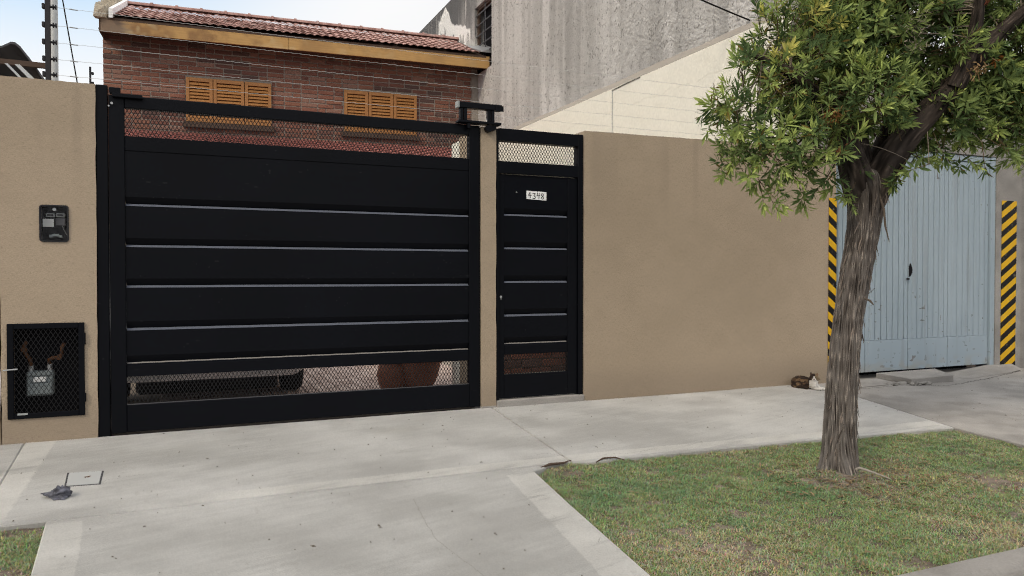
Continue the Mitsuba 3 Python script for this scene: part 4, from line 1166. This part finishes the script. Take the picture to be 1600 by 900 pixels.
def bark(path, n, sides, amp, twist, seed, ridges=15):
    """path rows: x y z radius. Stringy bark: long twisted ridges, torn into strips."""
    q = spline(path, n)
    p, rad = q[:, :3], q[:, 3]
    t = np.gradient(p, axis=0); t /= np.linalg.norm(t, axis=1, keepdims=True)
    a = np.cross(t, BK); a /= np.linalg.norm(a, axis=1, keepdims=True)
    b = np.cross(t, a)
    g = np.arange(sides) * 2 * np.pi / sides
    L = np.r_[0, np.cumsum(np.linalg.norm(np.diff(p, axis=0), axis=1))]
    A, Z = np.meshgrid(g, L, indexing='xy')
    th = A + twist * Z + 0.35 * (meshkit.fbm(np.stack([np.cos(A) * 1.5, np.sin(A) * 1.5, Z * 2.2], -1), 2, seed=seed) - 0.5)
    k1 = ridges / (2 * np.pi)
    C = np.stack([np.cos(th) * k1 * 1.2, np.sin(th) * k1 * 1.2, Z * 1.3 + 3], -1)
    C[..., 2] *= 3.0
    n1 = meshkit.noise(C, seed)
    n2 = meshkit.noise(np.stack([np.cos(th) * k1 * 2.9, np.sin(th) * k1 * 2.9, Z * 8.0], -1), seed + 1)
    n3 = meshkit.noise(np.stack([np.cos(th) * k1 * 6, np.sin(th) * k1 * 6, Z * 16.0], -1), seed + 2)
    ridge = 1 - np.abs(2 * n1 - 1)
    h = 0.36 * ridge + 0.36 * (1 - np.abs(2 * n2 - 1)) + 0.28 * n3
    R = rad[:, None] * (1 + amp * (h - 0.55) * 2)
    lob = 0.05 * np.sin(3 * th + 1.0) + 0.04 * np.sin(5 * th) - 0.10 * np.exp(-((np.mod(th - 4.9 + np.pi, 2 * np.pi) - np.pi) / 0.16) ** 2)
    R = R * (1 + lob)
    if amp > 0.105:
        R = R * (1 + 0.16 * np.exp(-np.maximum(Z - 0.10, 0) / 0.07) * (0.4 + 0.6 * np.sin(4 * th + 0.6)))
    v = p[:, None] + R[..., None] * (np.cos(g)[None, :, None] * a[:, None] + np.sin(g)[None, :, None] * b[:, None])
    i, j = np.meshgrid(np.arange(n - 1), np.arange(sides), indexing='ij')
    f = np.stack([i * sides + j, i * sides + (j + 1) % sides, (i + 1) * sides + (j + 1) % sides, (i + 1) * sides + j], -1).reshape(-1, 4)
    f = np.vstack([f[:, [0, 2, 1]], f[:, [0, 3, 2]]])
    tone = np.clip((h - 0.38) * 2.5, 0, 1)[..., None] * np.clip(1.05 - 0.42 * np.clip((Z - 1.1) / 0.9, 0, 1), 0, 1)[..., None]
    grey = meshkit.fbm(np.stack([np.cos(th) * 3, np.sin(th) * 3, Z * 1.0], -1), 3, seed=seed + 5)[..., None]
    pale = np.clip((n3 - 0.66) * 5, 0, 1)[..., None] * np.clip((h[..., None] - 0.5) * 4, 0, 1)
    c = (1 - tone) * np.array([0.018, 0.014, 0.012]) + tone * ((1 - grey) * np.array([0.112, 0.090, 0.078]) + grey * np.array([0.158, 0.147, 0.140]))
    c = c * (1 - 0.6 * pale) + 0.6 * pale * np.array([0.42, 0.37, 0.33])
    m = trimesh.Trimesh(v.reshape(-1, 3), f, process=False)
    m.fix_normals()
    return m, c.reshape(-1, 3)


tr = [np.r_[tp(0.0, 0, -0.12), 0.128], np.r_[tp(0.002, 0, 0.0), 0.110], np.r_[tp(0.006, 0, 0.14), 0.096], np.r_[tp(0.024, 0, 0.52), 0.086], np.r_[tp(0.066, 0.01, 0.92), 0.081],
      np.r_[tp(0.130, 0.02, 1.32), 0.087], np.r_[tp(0.168, 0.03, 1.60), 0.100], np.r_[tp(0.172, 0.04, 1.75), 0.122], np.r_[tp(0.168, 0.05, 1.82), 0.105], np.r_[tp(0.165, 0.06, 1.865), 0.03]]
m, c = bark(tr, 460, 340, 0.11, 0.7, 3, ridges=30)
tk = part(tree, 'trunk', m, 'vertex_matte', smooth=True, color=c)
LIMBS = [
    [(0.135, 0.02, 1.66, 0.080), (0.090, 0.0, 1.82, 0.088), (0.0, -0.05, 2.02, 0.072), (-0.14, -0.12, 2.20, 0.055), (-0.30, -0.18, 2.34, 0.040), (-0.50, -0.22, 2.45, 0.022), (-0.66, -0.25, 2.50, 0.010)],
    [(0.175, 0.05, 1.70, 0.085), (0.155, 0.08, 1.90, 0.078), (0.12, 0.10, 2.12, 0.064), (0.09, 0.14, 2.35, 0.050), (0.02, 0.16, 2.65, 0.036), (0.0, 0.2, 2.95, 0.020), (0.02, 0.22, 3.2, 0.012)],
    [(0.195, 0.03, 1.62, 0.072), (0.250, 0.01, 1.80, 0.088), (0.37, -0.05, 2.03, 0.080), (0.60, -0.13, 2.32, 0.066), (0.76, -0.18, 2.54, 0.056), (0.90, -0.20, 2.68, 0.040), (1.15, -0.16, 2.90, 0.022), (1.5, -0.1, 3.1, 0.010)],
    [(0.25, 0.10, 1.86, 0.070), (0.42, 0.26, 2.12, 0.055), (0.56, 0.40, 2.45, 0.042), (0.62, 0.50, 2.85, 0.028), (0.66, 0.55, 3.2, 0.015)],
    [(0.60, -0.18, 2.32, 0.05), (0.66, -0.26, 2.6, 0.036), (0.66, -0.32, 2.9, 0.024), (0.62, -0.36, 3.2, 0.012)],
    [(0.46, -0.10, 2.16, 0.05), (0.80, 0.16, 2.30, 0.036), (1.15, 0.30, 2.42, 0.026), (1.5, 0.32, 2.52, 0.012)]]
for i, L in enumerate(LIMBS):
    m, c = bark([np.r_[tp(a, b, z), r_] for a, b, z, r_ in L], 110, 56, 0.10, 0.8, 20 + i, ridges=9)
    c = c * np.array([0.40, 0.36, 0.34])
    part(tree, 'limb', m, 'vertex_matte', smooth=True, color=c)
# loose strips of bark hanging off the trunk
r = np.random.default_rng(12)
strips = []
for i in range(130):
    z = r.uniform(0.02, 1.7); ang = r.uniform(-1.9, 1.9)
    q = spline(tr, 60); j = np.argmin(abs(q[:, 2] - z)); c0, rr = q[j, :3], q[j, 3] * 1.04
    n_ = -BK * math.cos(ang) + RT * math.sin(ang)
    L = r.uniform(0.03, 0.12); w = r.uniform(0.0010, 0.0026)
    p0 = c0 + n_ * rr; side = np.cross(n_, [0, 0, 1.0])
    lean = 0.10 + r.normal(0, 0.15)
    pts = [p0 + np.array([0, 0, -L / 2]) + n_ * r.uniform(0.004, 0.016), p0 + n_ * 0.004 + side * lean * L * -0.3, p0 + np.array([0, 0, L / 2]) - n_ * 0.004 - side * lean * L]
    vv = []
    for k_, p in enumerate(pts):
        ww = w * (0.5, 1.0, 0.7)[k_]
        vv += [p - side * ww, p + side * ww, p - n_ * 0.003]
    strips.append(hull(vv))
sc = []
for s_ in strips:
    sc.append(np.repeat(np.array([[0.135, 0.110, 0.095]]) * r.uniform(0.35, 2.0), len(s_.vertices), 0))
part(tree, 'bark_strips', cat(*strips), 'vertex_matte', color=np.vstack(sc), stuff=True)

# crown: sprigs of narrow leaves
def leaf_quad(base, d, up, L, w, r):
    side = np.cross(d, up); side /= np.linalg.norm(side) + 1e-9
    nrm = np.cross(side, d)
    droop = r.uniform(-0.12, 0.22) * L
    m1, m2, tip = base + d * L * 0.30, base + d * L * 0.68 - nrm * droop * 0.35, base + d * L - nrm * droop
    f = w * 0.22
    return [base, m1 - side * w * 0.9 + nrm * f, m1, m1 + side * w * 0.9 + nrm * f, m2 - side * w * 0.85 + nrm * f, m2, m2 + side * w * 0.85 + nrm * f, tip]


LF = np.array([[0, 2, 1], [0, 3, 2], [1, 2, 5], [1, 5, 4], [2, 3, 6], [2, 6, 5], [4, 5, 7], [5, 6, 7]])


def sprig(seed, tone):
    """A twig along +z with a whorl of narrow leaves; light at the tip where the growth is young."""
    r = np.random.default_rng(seed)
    V, Fc, Cc = [], [], []
    n = 17
    TL = r.uniform(0.07, 0.11)
    for i in range(n):
        h = (i / (n - 1)) ** 0.8
        az = i * 2.4 + r.normal(0, 0.3)
        el = (0.05 + 0.95 * h) * 1.15 + r.normal(0, 0.16)
        el = min(el, 1.45)
        d = np.array([math.cos(az) * math.cos(el), math.sin(az) * math.cos(el), math.sin(el)])
        up = np.array([-math.cos(az) * math.sin(el), -math.sin(az) * math.sin(el), math.cos(el)])
        L = r.uniform(0.050, 0.090) * (1.0 - 0.25 * h)
        b = np.array([0, 0, TL * h])
        q = leaf_quad(b + d * 0.004, d, up, L, L * r.uniform(0.095, 0.13), r)
        o = len(V)
        V += q; Fc.append(LF + o)
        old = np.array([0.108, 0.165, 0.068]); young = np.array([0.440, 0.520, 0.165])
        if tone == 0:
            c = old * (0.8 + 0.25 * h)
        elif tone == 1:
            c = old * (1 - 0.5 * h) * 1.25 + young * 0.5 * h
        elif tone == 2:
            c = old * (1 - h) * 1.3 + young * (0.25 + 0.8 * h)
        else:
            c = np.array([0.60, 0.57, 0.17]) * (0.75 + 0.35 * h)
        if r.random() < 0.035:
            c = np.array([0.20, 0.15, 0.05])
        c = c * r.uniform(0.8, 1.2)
        Cc.append(np.repeat(c[None], 8, 0))
    tw = tube([(0, 0, -0.10), (0.004, 0, -0.03), (0, 0, TL)], [0.0022, 0.002, 0.001], 4, False)
    Fc.append(tw.faces + len(V)); V = np.vstack([np.array(V), tw.vertices]); Cc.append(np.repeat(np.array([[0.13, 0.09, 0.055]]), len(tw.vertices), 0))
    return trimesh.Trimesh(V, np.vstack(Fc), process=False), np.vstack(Cc)


SPR = {(t, s): sprig(1000 + 10 * t + s, t) for t in range(4) for s in range(4)}
SPLY = {k_: mikit.ply(m_, 'leaf', color=c_) for k_, (m_, c_) in SPR.items()}
# lobes of the crown: right, depth, height, radius right, radius depth, radius height, sprigs
LOBES = [(-0.56, -0.20, 2.32, 0.27, 0.22, 0.24, 50), (-0.40, -0.20, 2.56, 0.26, 0.22, 0.24, 54), (-0.72, -0.2, 2.14, 0.12, 0.14, 0.13, 16), (-0.46, -0.18, 1.97, 0.27, 0.20, 0.18, 52), (-0.20, -0.20, 2.02, 0.24, 0.22, 0.20, 58),
         (-0.22, -0.05, 2.66, 0.28, 0.28, 0.22, 60), (-0.02, 0.05, 2.55, 0.34, 0.36, 0.34, 120), (-0.22, -0.16, 2.32, 0.30, 0.24, 0.26, 84), (0.20, 0.06, 2.80, 0.38, 0.42, 0.34, 210), (0.06, -0.22, 2.24, 0.24, 0.20, 0.22, 90),
         (0.48, 0.06, 2.68, 0.36, 0.40, 0.34, 160), (0.86, 0.14, 2.58, 0.36, 0.40, 0.36, 150), (1.20, 0.14, 2.55, 0.36, 0.40, 0.36, 160), (1.42, 0.12, 2.40, 0.30, 0.36, 0.30, 130), (0.66, 0.14, 2.24, 0.30, 0.34, 0.20, 95),
         (1.00, 0.14, 2.22, 0.30, 0.34, 0.19, 92), (1.36, 0.15, 2.14, 0.28, 0.32, 0.17, 62), (0.42, 0.22, 2.10, 0.22, 0.24, 0.18, 60), (0.12, 0.1, 3.12, 0.36, 0.42, 0.30, 120), (0.55, 0.08, 3.10, 0.48, 0.46, 0.32, 160),
         (1.10, 0.08, 3.02, 0.46, 0.46, 0.34, 170), (1.60, 0.1, 2.80, 0.36, 0.42, 0.40, 130), (0.45, 0.0, 3.42, 0.5, 0.45, 0.25, 100), (1.0, 0.0, 3.40, 0.6, 0.45, 0.25, 120), (1.75, 0.15, 2.35, 0.3, 0.35, 0.3, 70)]
r = np.random.default_rng(44)
place = []
for (a, d, z, ra, rd, rh, n) in LOBES:
    for i in range(int(n * (1.02 if a < -0.1 else 1.25))):
        u = r.normal(0, 1, 3); u /= np.linalg.norm(u)
        k_ = r.uniform(0.30, 1.0) ** 0.45
        pos = np.array([a + u[0] * ra * k_, d + u[1] * rd * k_, z + u[2] * rh * k_])
        dirn = u * 0.9 + np.array([0, -0.12, 0.42]) + r.normal(0, 0.35, 3)
        if -0.06 < pos[0] < 0.36 and pos[2] < 2.04 and pos[1] < 0.16:
            continue                                                     # the fork stands clear of leaves
        place.append((pos, dirn, k_, a))
# single hanging sprigs at the lower fringe
for a, z in ((-0.48, 1.70), (-0.51, 1.68), (-0.24, 1.72), (-0.20, 1.69), (-0.04, 1.72), (0.0, 1.70), (-0.68, 1.86), (-0.72, 1.88), (-0.70, 1.93), (-0.60, 1.80), (-0.57, 1.84), (-0.14, 1.80), (-0.78, 2.16), (-0.80, 2.24), (-0.83, 2.22), (-0.74, 2.02), (-0.66, 2.0), (-0.30, 1.84), (-0.36, 1.80),
             (0.30, 1.82), (0.34, 1.85), (0.70, 1.92), (0.74, 1.90), (0.92, 1.98), (1.10, 1.92), (1.08, 1.95), (0.52, 1.95), (0.02, 1.86), (0.44, 1.93), (0.60, 1.97), (0.82, 1.93), (1.2, 1.95), (-0.42, 1.83), (-0.50, 1.80)):
    for _ in range(2):
        place.append((np.array([a + r.normal(0, 0.015), -0.12 + r.normal(0, 0.08), z + r.normal(0, 0.02)]), np.array([r.normal(0, 0.5), -0.35 + r.normal(0, 0.3), -0.75 + r.normal(0, 0.3)]), 1.0, a))
mats = []
for pos, dirn, k_, a in place:
    zax = RT * dirn[0] + BK * dirn[1] + np.array([0, 0, dirn[2]]); zax /= np.linalg.norm(zax)
    xax = np.cross(zax, r.normal(0, 1, 3)); xax /= np.linalg.norm(xax)
    yax = np.cross(zax, xax)
    s_ = r.uniform(0.75, 1.25)
    m4 = np.eye(4); m4[:3, 0], m4[:3, 1], m4[:3, 2] = xax * s_, yax * s_, zax * s_
    m4[:3, 3] = tp(*pos)
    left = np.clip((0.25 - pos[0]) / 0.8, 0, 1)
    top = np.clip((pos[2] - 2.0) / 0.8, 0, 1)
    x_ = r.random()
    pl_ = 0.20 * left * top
    t_ = 3 if x_ < pl_ else 2 if x_ < pl_ + 0.24 + 0.42 * left * (0.4 + 0.6 * top) else 1 if x_ < 0.76 else 0  # light from the left and above put into the choice of paler sprigs
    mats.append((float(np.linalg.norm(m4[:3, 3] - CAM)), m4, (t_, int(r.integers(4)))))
crown_key = child(tree, 'crown')
mats.sort(key=lambda q: q[0])
V, Fc, Cc, o = [], [], [], 0
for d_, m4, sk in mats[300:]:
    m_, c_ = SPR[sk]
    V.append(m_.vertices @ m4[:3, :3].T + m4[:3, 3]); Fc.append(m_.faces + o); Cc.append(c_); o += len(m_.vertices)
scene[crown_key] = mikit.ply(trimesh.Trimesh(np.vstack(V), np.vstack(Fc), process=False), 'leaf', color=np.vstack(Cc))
labels[crown_key] = {'kind': 'stuff'}
for d_, m4, sk in mats[:300]:
    part(crown_key, 'leaf_sprig', SPLY[sk], None, to_world=T4(m4.tolist()))
# twigs from the limbs to the sprigs
limbpts = np.vstack([spline([np.r_[tp(a, b, z), rr] for a, b, z, rr in L], 40)[12:] for L in LIMBS])
tw = []
for q, (d_, m4, sk) in enumerate(mats):
    if q % 5:
        continue
    e = m4[:3, 3] - m4[:3, 2] * 0.09
    j = np.argmin(np.linalg.norm(limbpts[:, :3] - e + r.normal(0, 0.06, 3), axis=1))
    s_ = limbpts[j, :3]
    L = np.linalg.norm(e - s_)
    if L < 0.05 or L > 0.75:
        continue
    mid = (s_ + e) / 2 + np.array([0, 0, 0.10 * L]) + r.normal(0, 0.05 * L, 3)
    tt = np.linspace(0, 1, 6)[:, None]
    tw.append(tube((1 - tt) ** 2 * s_ + 2 * tt * (1 - tt) * mid + tt ** 2 * e, np.linspace(0.0045, 0.0018, 6), 5, False))
tm = cat(*tw)
part(tree, 'twigs', tm, 'vertex_matte', smooth=True, color=np.repeat(np.array([[0.24, 0.20, 0.165]]), len(tm.vertices), 0), stuff=True)
# dry seed clusters and dead leaves
def dry_cluster(a, d, z, n, spread, col, seed, L0=0.05, down=0.6):
    r = np.random.default_rng(seed)
    V, Fc, Cc = [], [], []
    for i in range(n):
        u = r.normal(0, 1, 3); u[2] = u[2] * 0.6 - down; u /= np.linalg.norm(u)
        b = tp(a, d, z) + r.normal(0, spread, 3)
        q = leaf_quad(b, u, np.cross(u, [0.3, 0.9, 0.1]), L0 * r.uniform(0.6, 1.2), L0 * 0.12, r)
        o = len(V); V += q; Fc.append(LF + o); Cc.append(np.repeat(np.array([col]) * r.uniform(0.6, 1.4), 8, 0))
    part(tree, 'dry_cluster', trimesh.Trimesh(np.array(V), np.vstack(Fc), process=False), 'leaf', color=np.vstack(Cc), stuff=True)


dry_cluster(-0.20, -0.36, 2.12, 70, 0.022, (0.34, 0.17, 0.075), 1)
dry_cluster(0.26, -0.40, 2.62, 80, 0.045, (0.38, 0.33, 0.27), 2, 0.03, 0.0)
dry_cluster(0.25, -0.40, 2.50, 50, 0.03, (0.38, 0.33, 0.27), 3, 0.03, 0.0)
dry_cluster(0.66, -0.30, 2.40, 40, 0.026, (0.40, 0.27, 0.15), 4)
dry_cluster(-0.15, -0.32, 1.92, 24, 0.02, (0.26, 0.09, 0.06), 5, 0.03)
dry_cluster(0.80, -0.25, 2.46, 8, 0.01, (0.33, 0.13, 0.04), 6, 0.06)
dry_cluster(0.72, -0.3, 2.80, 10, 0.015, (0.20, 0.06, 0.045), 7, 0.05)
bt = [tube([tp(0.20, -0.05, 1.75), tp(0.232, -0.08, 1.60), tp(0.236, -0.09, 1.50), tp(0.262, -0.09, 1.40)], [0.006, 0.008, 0.006, 0.002], 6)]
bt.append(tube([tp(0.10, -0.12, 1.06), tp(0.125, -0.14, 1.045), tp(0.14, -0.15, 1.02)], [0.006, 0.007, 0.003], 6))
bt.append(tube([tp(0.14, 0.0, 1.05), tp(0.21, -0.02, 1.12)], [0.003, 0.001], 5))
bm_ = cat(*bt)
part(tree, 'dead_twig', bm_, 'vertex_matte', smooth=True, color=np.repeat(np.array([[0.10, 0.08, 0.065]]), len(bm_.vertices), 0))

# ------------------------------------------------------------------ the cat
ck = thing('cat', 'brown and white cat lying at the foot of the tan wall by the tree', 'cat')
g0 = 0.050
CF, CL = np.array([-0.70, -0.714, 0.0]), np.array([0.714, -0.70, 0.0])       # where the face looks, and the cat's left side
HC = np.array([5.800, -0.290, g0 + 0.118])


def cp(f, l, z, r_, o=HC):
    return tuple(o + CF * f + CL * l + np.array([0, 0, z])) + (r_,)


body = [[(5.775, -0.080, g0 + 0.052, 0.054), (5.778, -0.125, g0 + 0.060, 0.063), (5.785, -0.180, g0 + 0.060, 0.060), (5.795, -0.240, g0 + 0.056, 0.048), cp(-0.018, 0.0, -0.045, 0.040), cp(-0.008, 0.0, -0.012, 0.032)],
        [cp(-0.004, 0.0, 0.0, 0.041), cp(0.014, 0.0, -0.004, 0.037), cp(0.030, 0.0, -0.014, 0.020)],
        [cp(0.006, -0.030, -0.012, 0.023), cp(0.006, 0.030, -0.012, 0.023)],
        [cp(-0.004, -0.022, 0.026, 0.013), cp(-0.008, -0.031, 0.052, 0.003)], [cp(-0.004, 0.022, 0.026, 0.013), cp(-0.008, 0.031, 0.052, 0.003)],
        [cp(0.004, 0.0, -0.035, 0.034), cp(0.012, 0.0, -0.070, 0.036), cp(0.010, 0.006, -0.090, 0.026)],
        [cp(0.010, -0.012, -0.092, 0.018), cp(0.030, 0.020, -0.104, 0.014), cp(0.036, 0.062, -0.107, 0.0125)],
        [cp(-0.005, 0.030, -0.090, 0.018), cp(0.008, 0.062, -0.102, 0.014), cp(0.014, 0.098, -0.106, 0.0125)],
        [(5.765, -0.10, g0 + 0.045, 0.045), (5.735, -0.155, g0 + 0.034, 0.036), (5.735, -0.215, g0 + 0.018, 0.017), (5.745, -0.250, g0 + 0.013, 0.0135)],
        [(5.775, -0.055, g0 + 0.036, 0.028), (5.735, -0.075, g0 + 0.022, 0.021), (5.712, -0.125, g0 + 0.019, 0.018), (5.712, -0.18, g0 + 0.016, 0.014)]]
cm = blob(body, 0.0055, 5)
v = cm.vertices
fur = meshkit.fbm(v * 30, 3, seed=6)
cm.vertices = v + cm.vertex_normals * ((meshkit.noise(v * 170, 3) - 0.5) * 0.012 + (fur - 0.5) * 0.008)[:, None]
v = np.array(cm.vertices)
lf, ll, lz = (v - HC) @ CF, (v - HC) @ CL, v[:, 2] - HC[2]
col = np.where((fur > 0.47)[:, None], [0.034, 0.025, 0.021], [0.085, 0.056, 0.038])
col = np.where(((fur < 0.40) & (v[:, 1] < -0.13))[:, None], [0.150, 0.100, 0.062], col)
head = (lz > -0.034) & (lf > -0.045) & (np.abs(ll) < 0.06)
col = np.where((head & (ll > 0.010) & (fur > 0.45))[:, None], [0.17, 0.125, 0.08], col)
white = (lf > -0.012) & (lz < -0.022) & (lz > -0.115) & (ll > -0.045)                        # chest and forelegs
white |= head & (lf > 0.012) & (np.abs(ll) < 0.006 + 0.55 * np.clip(0.012 - lz, 0, 0.03)) & (lz < 0.022)   # blaze and muzzle
white &= ~((lz < -0.06) & (fur > 0.58) & (ll < 0.0))
col = np.where(white[:, None], [0.60, 0.58, 0.55], col)
nose = np.linalg.norm(v - (HC + CF * 0.049 + [0, 0, -0.010]), axis=1) < 0.0075
col = np.where(nose[:, None], [0.20, 0.10, 0.09], col)
part(ck, 'body', cm, 'vertex_fur', smooth=True, color=col)
for s in (-1, 1):
    e = trimesh.creation.icosphere(2, 0.0065); e.apply_translation(HC + CF * 0.0405 + CL * s * 0.0165 + [0, 0, 0.004])
    part(ck, 'eye', e, 'car_glass', smooth=True)
    ear = hull([HC + CF * a + CL * s * b + [0, 0, c] for a, b, c in ((0.008, 0.018, 0.030), (0.008, 0.031, 0.028), (0.002, 0.0305, 0.046), (0.004, 0.024, 0.036))])
    part(ck, 'inner_ear', ear, 'terracotta')

# ------------------------------------------------------------------ small things on the ground
ic = thing('inspection_cover', 'small square pale inspection cover set in the pavement', 'cover')
q = np.array([(-0.632, -0.905), (-0.448, -0.930), (-0.440, -1.205), (-0.612, -1.185)])


def flat(poly, z, t):
    P = Polygon(poly)
    m = trimesh.creation.extrude_polygon(P, t, engine='earcut')
    v = m.vertices.copy(); v[:, 2] += G(v[:, 0], v[:, 1]) + z; m.vertices = v
    return m


part(ic, 'rim', flat(Polygon(q).buffer(0.004, join_style=2).difference(Polygon(q).buffer(-0.004, join_style=2)), -0.004, 0.0060), 'dark_sheet')
part(ic, 'lid', flat(Polygon(q).buffer(-0.006, join_style=2), -0.004, 0.0085), 'cover_grey')
part(ic, 'finger_hole', flat(Polygon([(-0.535, -1.035), (-0.505, -1.022), (-0.50, -1.04), (-0.53, -1.055)]), 0.0046, 0.0006), 'copper')
# crumpled dark rag
r = np.random.default_rng(19)
m = trimesh.creation.icosphere(4, 1.0)
v = m.vertices.copy()
d = 0.72 + 0.85 * np.abs(2 * meshkit.fbm(v * 1.6 + 4, 2, seed=9) - 1)
v = v * d[:, None] * np.array([0.058, 0.05, 0.046])
tail = np.clip(-v[:, 0] / 0.06, 0, 1)
v[:, 1] *= 1 - 0.5 * tail; v[:, 2] *= 1 - 0.6 * tail; v[:, 0] *= 1 + 0.6 * tail
a = math.radians(-28)
v = np.stack([v[:, 0] * math.cos(a) - v[:, 1] * math.sin(a), v[:, 0] * math.sin(a) + v[:, 1] * math.cos(a), np.maximum(v[:, 2], -0.018)], 1)
c = np.array([-0.610, -1.385]); v += [c[0], c[1], G(c[0], c[1]) + 0.019]
m.vertices = v
f = meshkit.fbm(v * 45, 3, seed=2)[:, None]
single('rag', m, 'vertex_matte', 'crumpled dark blue grey rag on the pavement at left', 'rag', smooth=True, color=np.clip(f * 1.6 - 0.35, 0, 1) * np.array([[0.16, 0.165, 0.21]]) + 0.015)
# dead stick beside the trunk
single('stick', tube([(3.725, -2.665, 0.022), (3.745, -2.675, 0.032), (3.765, -2.74, 0.024), (3.80, -2.85, 0.004)], [0.006, 0.009, 0.006, 0.003], 7), 'render_grey', 'pale dead stick lying on bare soil by the trunk', 'stick', smooth=True)
single('root', tube([(2.02, -1.80, 0.002), (2.10, -1.775, 0.012), (2.20, -1.77, 0.010), (2.28, -1.72, 0.008)], [0.004, 0.009, 0.007, 0.003], 8), 'dark_wood', 'dark root pushing up at the broken pavement corner', 'root', smooth=True)
single('root', tube([(2.42, -1.80, 0.0), (2.48, -1.785, 0.016), (2.56, -1.795, 0.016), (2.62, -1.82, 0.0)], [0.003, 0.006, 0.005, 0.003], 8), 'dark_wood', 'thin arching root at the grass edge near the pavement joint', 'root', smooth=True)
# fallen leaf scraps and crumbs
r = np.random.default_rng(61)
V = []
for i in range(250):
    if i < 150:
        x, y = r.uniform(-0.9, 6.0), r.uniform(-1.75, -0.03)
    elif i < 200:
        x, y = r.uniform(-0.5, 1.7), r.uniform(-3.4, -1.8)
    else:
        x, y = r.uniform(6.0, 9.5), r.uniform(-2.0, -0.3)
    L = r.uniform(0.003, 0.009) * (1.9 if r.random() < 0.12 else 1); w = L * r.uniform(0.2, 0.6); a = r.uniform(0, 6.28)
    z = G(x, y)
    ca, sa = math.cos(a), math.sin(a)
    V.append(hull([(x + ca * L, y + sa * L, z + 0.002), (x - ca * L, y - sa * L, z + 0.001), (x - sa * w, y + ca * w, z + 0.001), (x + sa * w, y - ca * w, z + 0.004), (x, y, z + 0.006)]))
k = numbered('leaf_litter')
m = cat(*V)
scene[k] = mikit.ply(m, 'vertex_matte', color=np.repeat(np.array([[0.10, 0.085, 0.07]]), len(m.vertices), 0))
labels[k] = {'label': 'dry leaf scraps and crumbs scattered over the pavement', 'category': 'leaf litter', 'kind': 'stuff'}
r = np.random.default_rng(62)
V, Fc, Cc = [], [], []
for i in range(900):
    x, y = (r.normal(3.75, 0.35), r.normal(-2.65, 0.25)) if i < 550 else (r.uniform(2.1, 5.3), r.uniform(-3.6, -1.9))
    if y > -1.9:
        continue
    b = np.array([x, y, G(x, y) - 0.008 + 0.03 * r.random() * math.exp(-((x - 3.74) ** 2 + (y + 2.52) ** 2) / 0.06)])
    a = r.uniform(0, 6.28); d = np.array([math.cos(a), math.sin(a), r.normal(0, 0.15)])
    q = leaf_quad(b, d / np.linalg.norm(d), np.array([0, 0, 1.0]), r.uniform(0.03, 0.07), r.uniform(0.004, 0.007), r)
    o = len(V); V += q; Fc.append(LF + o); Cc.append(np.repeat(np.array([[0.30, 0.22, 0.13]]) * r.uniform(0.4, 1.3), 8, 0))
k = numbered('leaf_litter')
scene[k] = mikit.ply(trimesh.Trimesh(np.array(V), np.vstack(Fc), process=False), 'leaf', color=np.vstack(Cc))
labels[k] = {'label': 'fallen brown leaves on the soil and grass around the trunk', 'category': 'leaf litter', 'kind': 'stuff'}
